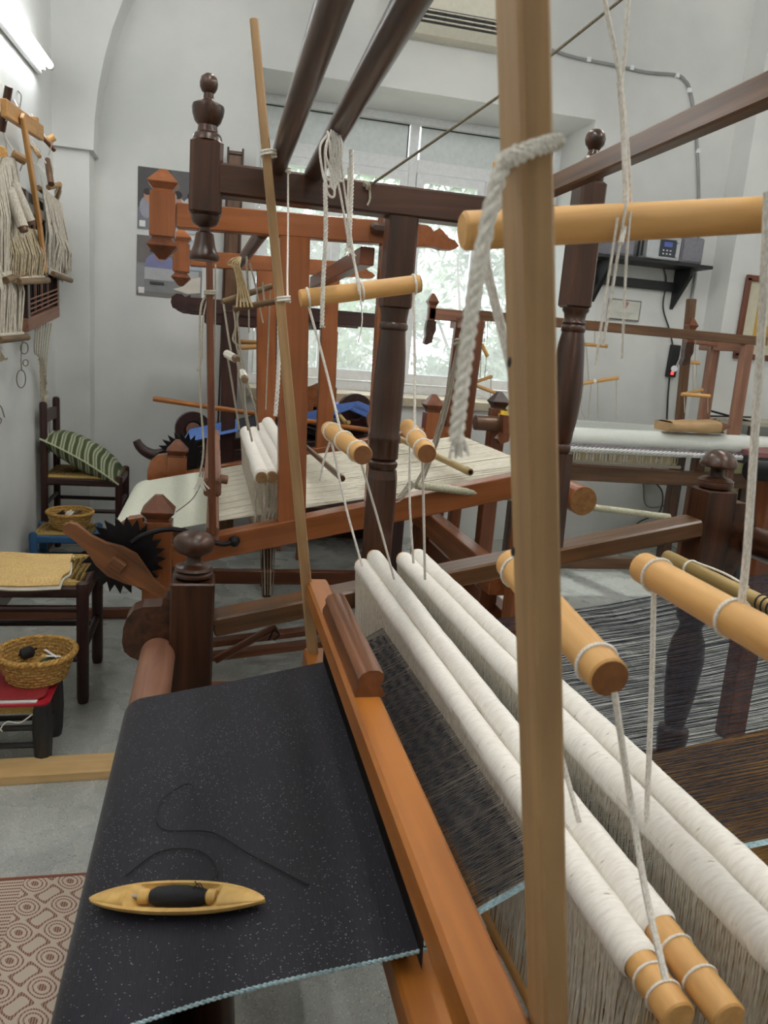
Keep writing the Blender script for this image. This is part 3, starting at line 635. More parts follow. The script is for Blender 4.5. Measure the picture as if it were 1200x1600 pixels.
# shuttle on the cloth
def shuttle():
    a_, b_ = V(-.182, 0, 0), V(.1, 0, 0)
    c = V(-.028, 1.005, wz(-.028)+.0022); t = thing('boat_shuttle', c, 'yellow boxwood boat shuttle with a black bobbin lying on the black cloth', 'shuttle')
    L, Wd, Hh = .272, .062, .036; n = 40; m = 16; vs_, fs_ = [], []
    up = V(-T2, 0, 1).normalized(); dirx = V(1, -.37, T2).normalized(); dirx = (dirx-dirx.dot(up)*up).normalized(); dy = up.cross(dirx)
    M = Matrix((dirx, dy, up)).transposed().to_4x4(); M.translation = c
    def half(s): return max(.0015, (1-abs(s)**2.2)**.7)
    for i in range(n+1):
        s = -1+2*i/n; s = math.sin(s*math.pi/2); h = half(s); x = s*L/2
        lift = .006*abs(s)**2
        w = Wd/2*h; hh = Hh/2*(.35+.65*h)
        cav = max(0, 1-(abs(s)/.52)**8) if abs(s) < .52 else 0
        ring = []
        for k in range(m):    # outer from left rim under to right rim
            an = math.pi*(k/(m-1)); ring.append((x, -w*math.cos(an), lift+hh-hh*math.sin(an)**.8*1.0+ (0)))
        top = lift+hh
        rim = w*.80
        inn = []
        for k in range(m):
            an = math.pi*(1-k/(m-1)); dep = hh*.85*cav*math.sin(an); bul = (1-cav)*hh*.55*math.sin(an)*h
            inn.append((x, -rim*math.cos(an), top-dep+bul+.001))
        vs_ += ring+inn
    R_ = 2*m
    for i in range(n):
        for k in range(R_):
            j = (k+1) % R_; fs_.append((i*R_+k, i*R_+j, (i+1)*R_+j, (i+1)*R_+k))
    fs_ += [tuple(range(R_)), tuple(range(n*R_, (n+1)*R_))]
    link('body', mesh(vs_, fs_), BOXWOOD, t, M, True)
    zc = .0165
    P = lambda x, y=0, z=zc: M @ V(x, y, z)
    rod('spindle', P(-.076), P(.076), .003, STEEL, t, 10)
    bb = rod('bobbin', P(-.055), P(.057), .0075, BOXWOOD, t, 16); 
    for x in (-.055, .05): rod('bobbin_flange', P(x), P(x+.014), .0105, BOXWOOD, bb, 16)
    lathe('yarn_package', P(-.037), [(.009, 0), (.0135, .01), (.0155, .035), (.015, .055), (.012, .078), (.009, .086)], BLACKY, bb, 18, axis=dirx)
    cord('loose_thread', [P(.03, 0, .03), P(.04, .004, .036), P(.045, .0, .028), P(.03, .01, .034)], .0008, BLACKY, bb)
shuttle()
lt = thing('loose_thread', V(.05, 1.3, wz(.05)), 'loose dark thread curled on the black cloth above the shuttle', 'thread')
def oncl(x, y): return V(x, y, wz(x)+.003)
cord('strand', [oncl(.16, .98), oncl(.08, 1.08), oncl(.02, 1.16), oncl(-.06, 1.2), oncl(-.07, 1.28), oncl(-.02, 1.32), oncl(.0, 1.24)], .0012, BLACKY, lt)
cord('strand', [oncl(-.11, 1.1), oncl(-.06, 1.14), oncl(0, 1.12), oncl(.03, 1.06), oncl(.0, 1.02)], .0012, BLACKY, lt)

# lease rod of bamboo over the warp
lr = thing('lease_rod', at(1120, 900, 1.4), 'bamboo lease rod bound with black thread lying across the warp at right', 'rod')
p0, p1 = V(1.02, 1.50, wz(1.02)+.075), V(1.02, .62, wz(1.02)+.075)
p0 = at(1042, 870, 1.56); p1 = p0+V(.0, -.95, -.0)
BAMBOO = wood('bamboo', lin(150, 124, 70), lin(196, 168, 108), .4, .8, .5)
bm = rod('bamboo', p0, p1, .0165, BAMBOO, lr, 16); loop('binding', p0.lerp(p1, .1), p1-p0, .0178, .003, WHITEC, lr)
cord('tie', [p0.lerp(p1, .1)+V(.0, 0, .018), p0.lerp(p1, .2)+V(.012, 0, .019), p0.lerp(p1, .3)+V(.0, 0, .019)], .0025, WHITEC, lr)
P = [p0.lerp(p1, .34+.6*i/(36*12))+V(.0175*math.cos(i*2*math.pi/12), 0, .0175*math.sin(i*2*math.pi/12)) for i in range(36*12+1)]
cord('thread_winding', P, .002, BLACKY, lr, 5, sm=False)
# ropes hung on the overhead roller and cords on the top beam
hk = thing('rope_hank', at(515, 240, 1.55), 'white rope hank looped over the right overhead roller', 'rope')
hr = random.Random(12)
for k in range(7):
    u = 506+3.2*k; g = lambda a: hr.uniform(-a, a); lo = 285+hr.uniform(-12, 16)
    cord('loop', [at(u+6+g(3), 208+g(4), 1.64), at(u-3+g(4), 235+g(6), 1.60), at(u-2+g(4), 265+g(5), 1.6), at(u+1+g(3), lo, 1.6), at(u+9+g(3), lo+4, 1.6), at(u+10+g(4), 260+g(6), 1.6), at(u+9+g(4), 230, 1.6), at(u+8+g(3), 206+g(3), 1.64)], .0025, WHITEC, hk)
cord('rope_tail', [at(508, 285, 1.6), at(509, 360, 1.6), at(505, 440, 1.6), at(503, 508, 1.6)], .0048, WHITEC, hk, strands=3, pitch=.02)
for k in range(3): cord('frayed_end', [at(503, 506, 1.6), at(500+4*k, 512, 1.6)], .0016, WHITEC, hk)
h2 = thing('rope_hank', at(548, 250, 1.65), 'short twisted rope hanging from the right overhead roller above the balance rod', 'rope')
cord('rope', [at(549, 234, 1.66), at(549, 300, 1.66), at(545, 380, 1.66), at(541, 392, 1.66)], .005, WHITEC, h2, strands=3, pitch=.02)
cord('strand', [at(520, 245, 1.62), at(535, 320, 1.64), at(546, 385, 1.66), at(553, 400, 1.66)], .0026, WHITEC, h2)
for k in range(4): cord('frayed_end', [at(545, 388, 1.655), at(538+6*k, 398+2*(k % 2), 1.65)], .0015, WHITEC, h2)
h3 = thing('vertical_cord', at(451, 265, 1.9), 'thin white cord hanging from the left overhead roller beside the far arm', 'cord')
cord('strand', [at(450, 262, 2.07), at(450, 360, 2.07), at(449, 440, 2.0), at(450, 470, 1.89)], .0026, WHITEC, h3)
loop('knot', at(450, 266, 2.07), (0, 0, 1), .005, .003, WHITEC, h3, turns=2, pitch=.005)
h4 = thing('twine_line', at(575, 290, 1.95), 'taut brown twine rising from the top beam to the upper right', 'twine')
cord('strand', [at(576, 291, 2.105), at(786, 146, 1.8), at(970, 0, 1.66), at(1090, -95, 1.58)], .0032, BROWNC, h4, sm=False)
loop('knot', at(574, 290, 2.1), (1, .2, .3), .008, .003, GREYC, h4, turns=2, pitch=.006)
cord('tail', [at(577, 292, 2.105), at(578, 310, 2.105), at(574, 321, 2.105)], .003, GREYC, h4)
pg = thing('wooden_peg', at(775, 300, 1.95), 'small light wooden peg standing in the dark top beam', 'peg')
rod('peg', at(776, 318, 2.13), at(775, 252, 2.13), .011, DOWEL, pg, 12, .009); cord('string', [at(776, 300, 2.1), at(790, 305, 2.095), at(786, 330, 2.095)], .003, WHITEC, pg)
# ------------------------------------------------------------------ orange loom (B)
Bm = thing('orange_loom', (.45, 3.4, 0), 'orange varnished floor loom behind the near loom with cream warp', 'loom')
BN, BF = 2.7, 4.15; SB = (1.068-.775)/(1.115+.116)
def brz(x): return .735+SB*(x+.116)
for Y in (BN, BF):
    p = beam('front_post', (-.17, Y, 0), (-.17, Y, .855), .098, .09, ORANGE, Bm, .003); finial_pyr('pyramid_knob', (-.17, Y, .855), .1, .09, ORANGE_D, p)
    q = beam('back_post', (1.20, Y, 0), (1.20, Y, 1.17), .09, .09, ORANGE, Bm, .003); finial_pyr('pyramid_knob', (1.20, Y, 1.17), .095, .1, ORANGE_D, q)
    beam('side_rail', (-.125, Y, brz(-.125)), (1.16, Y, brz(1.16)), .075, .085, ORANGE, Bm, .003)
    prism('cheek', [(0, .07), (-.05, .06), (-.085, .03), (-.1, -.02), (-.1, -.08), (-.08, -.14), (0, -.16)], .06, ORANGE, Bm, (-.219, Y, .80), (1, 0, 0), (0, 0, 1))
    prism('cheek', [(0, .05), (.05, .04), (.085, 0), (.085, -.05), (.04, -.12), (0, -.14)], .06, ORANGE, Bm, (1.245, Y, 1.05), (1, 0, 0), (0, 0, 1))
    # top beam: pendant at the front, scroll at the back
    tb = beam('top_beam', (-.13, Y, 1.860), (.67, Y, 1.882), .06, .075, ORANGE, Bm, .003)
    prism('scroll_end', [(0, .036), (.03, .036), (.045, .03), (.055, .018), (.075, .032), (.09, .022), (.11, .004), (.135, -.004), (.15, -.02), (.13, -.034), (.09, -.036), (.06, -.03), (0, -.038)], .05, ORANGE, tb, (.665, Y, 1.882), (1, 0, 0), (0, 0, 1))
    e = beam('pendant_block', (-.172, Y, 1.79), (-.172, Y, 1.925), .08, .07, ORANGE, Bm, .003); finial_pyr('pyramid_knob', (-.172, Y, 1.925), .085, .07, ORANGE, e); finial_pyr('drop_knob', (-.172, Y, 1.79), .085, .068, ORANGE_D, e, True)
    beam('upright', (.29, Y, brz(.29)+.03), (.25, Y, 1.835), .098, .06, ORANGE, Bm, .003)
    beam('upright', (.60, Y, brz(.6)+.03), (.585, Y, 1.85), .085, .055, ORANGE, Bm, .003)
    beam('stretcher', (-.13, Y, .2), (1.16, Y, .2), .05, .075, ORANGE_D, Bm, .003)
rod('peg', (.53, BN-.05, 1.865), (.53, BN-.05, 1.99), .014, ORANGE_D, Bm, 12, .008); beam('peg_collar', (.495, BN-.055, 1.885), (.565, BN-.055, 1.885), .04, .035, DARK, Bm, .01)
rod('overhead_roller', at(410, 362, 2.76), at(372, 416, 4.1), .024, DARK, Bm, 16)
beam('cross_tie', (.50, BN, 1.80), (.50, BF, 1.80), .05, .06, ORANGE_D, Bm, .003)
beam('cross_stretcher', (.62, BN+.04, .1), (.62, BF-.04, .1), .05, .08, GREYWOOD, Bm, .003)
beam('cross_stretcher', (1.2, BN+.04, .45), (1.2, BF-.04, .45), .06, .09, ORANGE_D, Bm, .003)
beam('cross_stretcher', (-.17, BN+.04, .35), (-.17, BF-.04, .35), .06, .09, ORANGE_D, Bm, .003)
for k in range(2): beam('treadle', (-.05, 3.3+.16*k, .08), (.9, 3.25+.16*k, .22), .06, .03, ORANGE_D, Bm)
# breast beam with its roll of cloth, back roller
rod('cloth_beam', (-.30, BN+.05, .66), (-.30, BF-.03, .66), .05, ORANGE_D, Bm, 20)
ENDW = wood('roller end grain', lin(124, 84, 44), lin(168, 120, 68), .5, 1.5, .6)
rod('warp_roller', (1.36, BN-.12, 1.0), (1.36, BF+.1, 1.0), .055, ORANGE, Bm, 24); lathe('roller_end', (1.36, BN-.12, 1.0), [(.053, 0), (.053, .001), (.01, .0015)], ENDW, Bm, 22, axis=(0, -1, 0))
# ratchet wheel, lever and iron pawl on the near front corner
rw = thing('ratchet_lever', (-.29, 2.6, .72), 'worn wooden ratchet lever with a black toothed iron wheel on the orange loom', 'lever')
n = 24; pts = []
for i in range(n):
    a = 2*math.pi*i/n; pts.append((.105*math.cos(a), .105*math.sin(a))); a += .2; pts.append((.137*math.cos(a), .135*math.sin(a)))
prism('toothed_wheel', pts, .012, IRON, rw, at(193, 868, 2.625), (1, 0, 0), (0, 0, 1))
c = at(185, 878, 2.56); d2 = (at(268, 935, 2.56)-at(103, 822, 2.56)); Ld = d2.length; d2.normalize(); up = V(0, -1, 0).cross(d2)
if up.z < 0: up = -up
h = Ld/2
out = [(-h, .0), (-h+.008, .018), (-h+.03, .026), (-.12, .022), (-.07, .03), (-.02, .05), (.03, .056), (.08, .038), (.13, .018), (h, .014), (h, -.016), (.12, -.022), (.06, -.044), (0, -.056), (-.05, -.048), (-.1, -.028), (-.15, -.02), (-h+.02, -.02), (-h+.004, -.012)]
WL = wood('weathered lever wood', lin(62, 36, 20), lin(152, 96, 52), .5, .6, .6)
# lever outline is laid along its length (grain) in the plane of the side frame
vs_ = []; nn = len(out)
for y in (-.014, .014): vs_ += [(yy, y, x) for x, yy in out]
fs_ = [tuple(range(nn)), tuple(range(2*nn-1, nn-1, -1))]+[(i, nn+i, nn+(i+1) % nn, (i+1) % nn) for i in range(nn)]
Mx = Matrix((up, d2.cross(up), d2)).transposed().to_4x4(); Mx.translation = c
lev = link('lever', mesh(vs_, fs_), WL, rw, Mx)
beam('square_key', c+V(0, -.03, 0)-d2*.025, c+V(0, -.03, 0)+d2*.025, .03, .036, WL, lev, .004, ref=up)
cord('pawl', [at(206, 848, 2.57), at(225, 836, 2.57), at(262, 827, 2.58), at(295, 832, 2.6), at(325, 845, 2.62), at(350, 850, 2.63), at(366, 846, 2.63)], .009, IRON, rw, 8)
lathe('pawl_pivot', at(366, 845, 2.648), [(.02, 0), (.02, .01), (.012, .026), (.004, .03)], IRON, rw, 14, axis=(0, -1, 0))

# cream cloth and warp of the orange loom
cc = thing('cream_cloth', (0, 3.4, .7), 'cream cloth and stretched cream warp on the orange loom', 'cloth')
CLC = yarn('cream woven cloth', lin(212, 214, 196), lin(228, 230, 214), scale=(300, 60, 300), bump=.2)
bx, bzc, rr_ = -.30, .66, .075; Y0, Y1 = 2.86, 4.02
def wzb(x): return .745+.215*(x+.30)
def cream_fn(u, v):
    Y = Y0+(Y1-Y0)*v
    if u < .5:
        x = .02-(.02-bx+.015)*(u/.5); return V(x, Y, wzb(x)+.003*math.sin(9*v)*math.sin(math.pi*u*2))
    a = math.pi/2+.21+(u-.5)/.5*math.radians(200); return V(bx+(rr_+.012)*math.cos(a), Y, bzc+(rr_+.012)*math.sin(a))
sheet('woven_cloth', cream_fn, 44, 16, CLC, cc, .002)
rod('cloth_roll', (bx, Y0+.005, bzc), (bx, Y1-.005, bzc), rr_+.006, CLC, cc, 24)
for k in range(3): loop('layer_edge', (bx, Y0+.003, bzc), (0, 1, 0), .045+.012*k, .0035, CREAM, cc)
WARPC = yarn('ecru warp yarn', lin(220, 212, 190), lin(246, 242, 228), scale=(40, 600, 40))
S = []; rnd = random.Random(5)
for i in range(380):
    y = Y0+(Y1-Y0)*(i+.5)/380
    if i % 19 == 0: continue
    dz = rnd.uniform(-.003, .003); y2 = y+rnd.uniform(-.004, .004); xe = 1.36
    S.append([(.0, y, wzb(0)+.001), (.34, y, wzb(.34)+(.008 if i % 2 else -.008)), (.78, y2, wzb(.78)+dz-.02), (1.34, y, 1.06+dz)])
threads('warp_threads', S, .0013, WARPC, cc)
S = [[(.75, Y0+.05+rnd.uniform(0, 1.0), wzb(.7)-.03), (.8, Y0+.05+rnd.uniform(0, 1), wzb(.75)-.06)] for _ in range(3)]
# lease sticks in the cream warp
for (u0, v0, Y, lab, m_, r_) in ((735, 738, 2.84, 'hollow bamboo lease stick near the back of the cream warp', BAMBOO, .015), (535, 748, 3.0, 'dark knobbed lease stick under the cream warp', WORN, .013)):
    t = thing('lease_stick', at(u0, v0, Y), lab, 'stick'); p0 = at(u0, v0, Y); p1 = p0+V(-.06, 1.2, -.0)
    rod('stick', p0, p1, r_, m_, t, 14); loop('thread_ring', p0+V(0, .05, 0), (0, 1, 0), r_+.001, .0015, CREAM, t)
    if m_ is BAMBOO: lathe('hollow', p0-V(0, .0005, 0), [(.009, 0), (.009, .001), (.001, .0012)], IRON, t, 12, axis=(0, -1, 0))  # black disc paints the dark inside on the solid stick's end
wb = thing('wound_rod', at(660, 762, 2.6), 'long yarn-wound rod crossing behind the near loom toward the right', 'rod')
p0, p1 = at(650, 758, 2.62), at(1045, 808, 2.9)
P = [p0.lerp(p1, i/240) for i in range(241)]; o0 = P[0]
cord('yarn_rod', P, .0145, yarn('sage wound yarn', lin(168, 166, 140), lin(204, 200, 176), scale=(150, 150, 150), bump=.6), wb, 10, sm=False)
cord('cord', [at(648, 760, 2.62), at(668, 720, 2.6), at(690, 650, 2.55), at(705, 590, 2.5), at(716, 540, 2.45), at(730, 490, 2.4)], .006, GREYC, wb)
cord('cord', [at(655, 765, 2.62), at(676, 712, 2.6), at(697, 645, 2.55), at(712, 570, 2.5), at(718, 535, 2.45)], .005, GREYC, wb)
loop('knot', at(717, 535, 2.45), (.1, 0, 1), .01, .006, GREYC, wb, turns=2, pitch=.012)
for k in range(6): cord('frayed_tie', [at(648, 758, 2.61), at(640-3*k, 752+6*k, 2.6), at(632-4*k, 765+4*k, 2.6)], .003, GREYC, wb, 5)

# beater of the orange loom
b2 = thing('beater', (.0, 3.4, .7), 'reddish beater of the orange loom with a thin arm in front of the cream warp', 'beater')
cp = beam('cap_bar', at(332, 762, 2.66), at(332, 762, 2.66)+V(-.0, 1.42, 0), .06, .065, GREYWOOD, b2, .008)
ar = rod('arm', at(332, 835, 2.64), at(327, 402, 2.64), .0135, ORANGE_D, b2, 10, .011)
rod('arm', at(332, 835, 2.64)+V(0, 1.42, 0), at(327, 402, 2.64)+V(0, 1.42, 0), .0135, ORANGE_D, b2, 10, .011)
beam('lower_bar', at(332, 835, 2.66), at(332, 835, 2.66)+V(0, 1.42, 0), .045, .05, GREYWOOD, b2, .004)
rod('side_knob', at(343, 748, 2.7), at(356, 750, 2.7), .016, GREYWOOD, b2, 12)
loop('binding', at(328, 458, 2.64), (0, 0, 1), .016, .004, GREYC, ar, turns=2, pitch=.007)
cord('cord', [at(326, 456, 2.64), at(314, 480, 2.64), at(312, 540, 2.64), at(313, 620, 2.64), at(318, 700, 2.63), at(312, 745, 2.63)], .004, GREYC, b2)
cord('cord', [at(326, 460, 2.64), at(317, 500, 2.64), at(315, 560, 2.64), at(308, 580, 2.64)], .003, GREYC, b2)
cord('cord', [at(337, 412, 2.64), at(336, 520, 2.66), at(335, 640, 2.68), at(334, 700, 2.68)], .003, GREYC, b2)
cord('loose_thread', [at(318, 732, 2.64), at(314, 755, 2.7), at(300, 780, 2.78), at(275, 800, 2.85)], .0022, GREYC, b2)
for k in range(5): cord('frayed_tie', [at(313, 743, 2.63), at(308+3*k, 756, 2.63), at(303+6*k, 764+3*(k % 2), 2.63)], .0028, WHITEC, b2, 5)

# heddle shafts of the orange loom
G = 'heddle shafts of the orange loom'
for i, (u0, v0, u1, v1, lab) in enumerate(((375, 676, 409, 747, 'white heddle shaft nearest the beater on the orange loom'), (388, 671, 425, 746, 'second white heddle shaft on the orange loom with a bare end'), (402, 668, 443, 735, 'third white heddle shaft on the orange loom half behind the upright'), (414, 664, 455, 722, 'white heddle shaft farthest right on the orange loom behind the upright'))):
    pn = at(u1, v1, 2.78+.02*i); pf = V(pn.x-.01, 4.05, pn.z+.015)
    heddle_shaft(pf, pn, .24, 90, lab, G, r=.022, wrap=.03, bare=.02, rodmat=PALE, fill=.0022)
ty = thing('tie_strings', at(420, 800, 2.78), 'bunch of loose tie strings under the orange loom heddles', 'string')
for k in range(12):
    u = 404+2.6*k; cord('string', [at(u, 752+random.uniform(0, 8), 2.76), at(u+random.uniform(-5, 5), 790, 2.76), at(414+random.uniform(-10, 14), 830+random.uniform(-8, 8), 2.76)], .0022, GREYC, ty, 5)
for k in range(5): cord('string', [at(405+6*k, 835, 2.76), at(408+5*k, 880, 2.76), at(410+4*k, 930, 2.76)], .0022, GREYC if k % 2 else BROWNC, ty, 5)
gB = 'balance rods of the orange loom'
def small(label, p0, p1, r, cords, m=None, wrap=None, grp=gB):
    t = thing('balance_rod', (Vector(p0)+Vector(p1))/2, label, 'rod', grp); rod('dowel', p0, p1, r, m or DOWEL, t, 12)
    if wrap: P0, P1 = Vector(p0), Vector(p1); cord('yarn_winding', [P0.lerp(P1, wrap[0]+(wrap[1]-wrap[0])*i/6) for i in range(7)], r*1.25, WHITEC, t, 8)
    for pts, rr in cords: cord('cord', pts, rr, GREYC, t, 5)
    return t
STK = wood('greyed stick', lin(96, 76, 52), lin(146, 118, 82), .6, 1, .5)
Yb = 2.85
small('upper weathered stick slanting left of the orange upright', at(347, 472, Yb), at(424, 447, Yb+.1), .011, [([at(349, 472, Yb), at(356, 520, Yb), at(362, 555, Yb)], .004), ([at(385, 400, Yb), at(387, 440, Yb), at(389, 462, Yb)], .004), ([at(372, 415, Yb), at(380, 440, Yb), at(388, 470, Yb), at(389, 520, Yb)], .003), ([at(422, 448, Yb+.1), at(419, 540, Yb+.1), at(415, 640, Yb+.1)], .003)], STK)
small('lower weathered stick slanting toward the pale far arm', at(364, 483, Yb), at(445, 468, Yb), .011, [([at(365, 482, Yb), at(368, 510, Yb), at(364, 530, Yb), at(372, 540, Yb)], .004), ([at(410, 440, Yb), at(412, 460, Yb), at(414, 480, Yb)], .004), ([at(390, 410, Yb), at(400, 450, Yb), at(411, 505, Yb)], .003)], STK)
small('short white-wound rod left of the orange heddles', at(353, 552, Yb), at(371, 562, Yb-.1), .012, [([at(356, 560, Yb), at(366, 620, Yb), at(374, 672, Yb)], .004), ([at(371, 566, Yb-.1), at(378, 620, Yb-.05), at(388, 672, Yb)], .004)], STK, (.1, .8))
small('short white-wound rod hanging lower among the strings', at(378, 582, Yb), at(383, 594, Yb-.15), .012, [([at(380, 585, Yb), at(384, 640, Yb), at(394, 690, Yb)], .004), ([at(384, 590, Yb-.1), at(396, 630, Yb-.1), at(404, 672, Yb-.05)], .004), ([at(370, 488, Yb), at(375, 540, Yb), at(382, 580, Yb)], .003), ([at(374, 480, Yb), at(368, 530, Yb), at(380, 582, Yb)], .003)], STK, (.05, .8))
hb = thing('cord_bundle', at(376, 405, 2.85), 'pale bunched cords looped on the dark roller of the orange loom', 'cord')
for k in range(5): cord('loop', [at(376, 402, 2.86), at(362+3*k, 406+2*k, 2.83), at(357+4*k, 414+2*k, 2.83), at(366+2*k, 418, 2.82), at(372+3*k, 450, 2.83), at(370+6*k, 480, 2.83)], .004, yarn('straw cord %d' % k, lin(190, 166, 120), lin(226, 206, 164)), hb, 5)
far_rope = thing('hanging_rope', at(438, 470, 2.0), 'twisted rope hanging left of the pale far arm', 'rope')
cord('rope', [at(436, 484, 2.05), at(436, 540, 2.05), at(434, 600, 2.05), at(430, 650, 2.05)], .006, WHITEC, far_rope, strands=3, pitch=.03)

# long pole across both far looms
lp = thing('long_pole', at(420, 650, 4.3), 'long thin wooden pole lying level across the far looms', 'pole')
rod('pole', at(239, 623, 4.35), at(602, 676, 4.35), .014, BATTEN, lp, 12)
# ------------------------------------------------------------------ far dark loom with blue warp (C)
Cl = thing('small_dark_loom', (.45, 5.1, 0), 'dark loom with blue warp by the window behind the orange loom', 'loom')
for Y in (4.75, 5.3):
    beam('upright', (.105, Y, .55), (.085, Y, 1.64), .082, .07, CHAIRW, Cl); beam('upright', (.42, Y, .55), (.40, Y, 1.64), .07, .07, CHAIRW, Cl)
    tb = beam('top_beam', (-.16, Y, 1.655), (.95, Y, 1.655), .06, .085, CHAIRW, Cl)
    prism('scroll_end', [(.02, .05), (-.01, .035), (-.03, .05), (-.06, .05), (-.085, .03), (-.09, 0), (-.08, -.03), (-.04, -.045), (.02, -.045)], .06, CHAIRW, tb, (-.16, Y, 1.66), (1, 0, 0), (0, 0, 1))
    beam('lower_beam', (-.06, Y, 1.585), (.5, Y, 1.585), .05, .05, CHAIRW, tb)
    beam('side_rail', (-.2, Y, .72), (1.2, Y, .95), .06, .08, CHAIRW, Cl)
    for x, zt in ((-.2, .78), (1.2, 1.0)): beam('post', (x, Y, 0), (x, Y, zt), .08, .08, CHAIRW, Cl)
beam('cross_tie', (.6, 4.75, 1.6), (.6, 5.3, 1.6), .05, .05, CHAIRW, Cl)
tp = thing('tall_board', at(368, 400, 5.75), 'tall dark grooved board standing against the back wall beside the posters', 'board')
b_ = beam('board', (at(366, 460, 5.8).x, 5.82, .0), (at(368, 240, 5.8).x, 5.82, at(368, 236, 5.8).z), .11, .05, WORN, tp)
x_ = at(368, 240, 5.8).x
for s in (-1, 1): beam('edge_strip', (x_+s*.05-.01, 5.79, .1), (x_+s*.05, 5.79, at(368, 234, 5.8).z+.01), .014, .03, DARK, b_)
beam('top_bar', (x_-.05, 5.79, at(368, 240, 5.8).z), (x_+.05, 5.79, at(368, 240, 5.8).z), .02, .02, DARK, b_)
# blue cloth roll at left with ring-headed beam
BLUE = yarn('blue cotton', lin(70, 104, 178), lin(112, 148, 214), scale=(60, 500, 60), bump=.2)
NAVY = yarn('blue warp', lin(44, 66, 118), lin(84, 112, 170), scale=(500, 40, 60), bump=.3)
bl = thing('blue_cloth', at(300, 680, 4.8), 'light blue cloth strip stretched on the dark loom at left of its post', 'cloth')
pA, pB, pC, pD = at(297, 671, 4.95), at(372, 655, 4.95), at(372, 674, 4.65), at(283, 693, 4.65)
sheet('woven_cloth', lambda u, v: pA.lerp(pB, u).lerp(pD.lerp(pC, u), v), 12, 6, BLUE, bl, .003)
for k in range(9): cord('edge_stitch', [pA.lerp(pB, .08*k+.06)+V(0, 0, .004), pA.lerp(pB, .08*k+.1)+V(0, 0, .004)], .004, NAVY, bl, 5)
sheet('dark_warp', lambda u, v: pB.lerp(at(440, 640, 4.95), u).lerp(pC.lerp(at(440, 664, 4.65), u), v), 8, 6, plain('black warp', lin(26, 26, 34), .8), bl, .004)
rg = thing('ring_head', at(300, 668, 4.55), 'dark wooden ring head at the front of the blue-warp loom', 'beam head')
ri = lathe('ring', at(301, 670, 5.02), [(.055, 0), (.112, 0), (.112, .05), (.055, .05), (.055, 0)], CHAIRW, rg, 28, axis=(.15, -1, 0)); rod('roller', at(302, 670, 5.02)+V(0, -.06, 0), at(302, 670, 5.02)+V(.0, .45, 0), .045, GREYWOOD, rg, 16)
rt = thing('curved_lever', at(250, 700, 4.5), 'dark curved ratchet handle with a toothed wheel on the blue-warp loom', 'lever')
P = [at(u, v, 4.5) for u, v in ((213, 688), (218, 697), (228, 706), (242, 711), (258, 709), (270, 702))]
Ph = smooth_pts(P, 6); v_, f_ = tube_data([p-Ph[0] for p in Ph], [.022+.02*i/(len(Ph)-1) for i in range(len(Ph))], 12); link('handle', mesh(v_, f_), CHAIRW, rt, Matrix.Translation(Ph[0]), True)
rod('axle', at(285, 712, 4.42), V(-.2, 4.72, .72), .02, IRON, rt, 10)
n = 22; pts = []
for i in range(n):
    a = 2*math.pi*i/n; pts += [(.10*math.cos(a), .10*math.sin(a)), (.14*math.cos(a+.2), .14*math.sin(a+.2))]
prism('toothed_wheel', pts, .02, IRON, rt, at(285, 712, 4.45), (1, 0, 0), (0, 0, 1))
# blue warp at the window side
b4 = thing('blue_warp', at(540, 640, 4.9), 'deep blue warp spread over the roller of the loom under the window', 'warp')
q = [at(470, 648, 4.7), at(520, 634, 4.7), at(560, 628, 4.75), at(590, 640, 4.8), at(598, 662, 4.85)]; q2 = [at(470, 665, 4.4), at(520, 650, 4.4), at(545, 640, 4.45), at(572, 652, 4.5), at(580, 680, 4.55)]
S = []
for i in range(70):
    f = i/69; S.append([a.lerp(b, f)+V(0, 0, random.uniform(-.003, .003)) for a, b in zip(q, q2)])
threads('warp_threads', S, .004, NAVY, b4)
for k, (u0, v0, u1, v1) in enumerate(((512, 628, 540, 660), (530, 662, 545, 660))): rod('lease_rod', at(u0, v0, 4.6), at(u1, v1, 4.35), .012, BAMBOO, b4, 10)
rh = thing('ring_head', at(553, 640, 4.9), 'dark wooden half ring standing above the deep blue warp', 'beam head')
lathe('ring', at(553, 642, 4.95), [(.06, 0), (.115, 0), (.115, .05), (.06, .05), (.06, 0)], CHAIRW, rh, 28, axis=(.1, -1, 0)); beam('stem', at(553, 690, 4.95), at(553, 655, 4.95), .14, .05, CHAIRW, rh)
rb = thing('blue_roller', at(600, 655, 4.6), 'pale roller end wound with navy yarn beside the dark middle post', 'roller')
rod('core', at(596, 655, 4.9), at(592, 655, 4.35), .06, NAVY, rb, 18); lathe('flange', at(592, 655, 4.34), [(.02, 0), (.075, 0), (.075, .03), (.02, .03)], GREYWOOD, rb, 20, axis=(0, -1, 0))
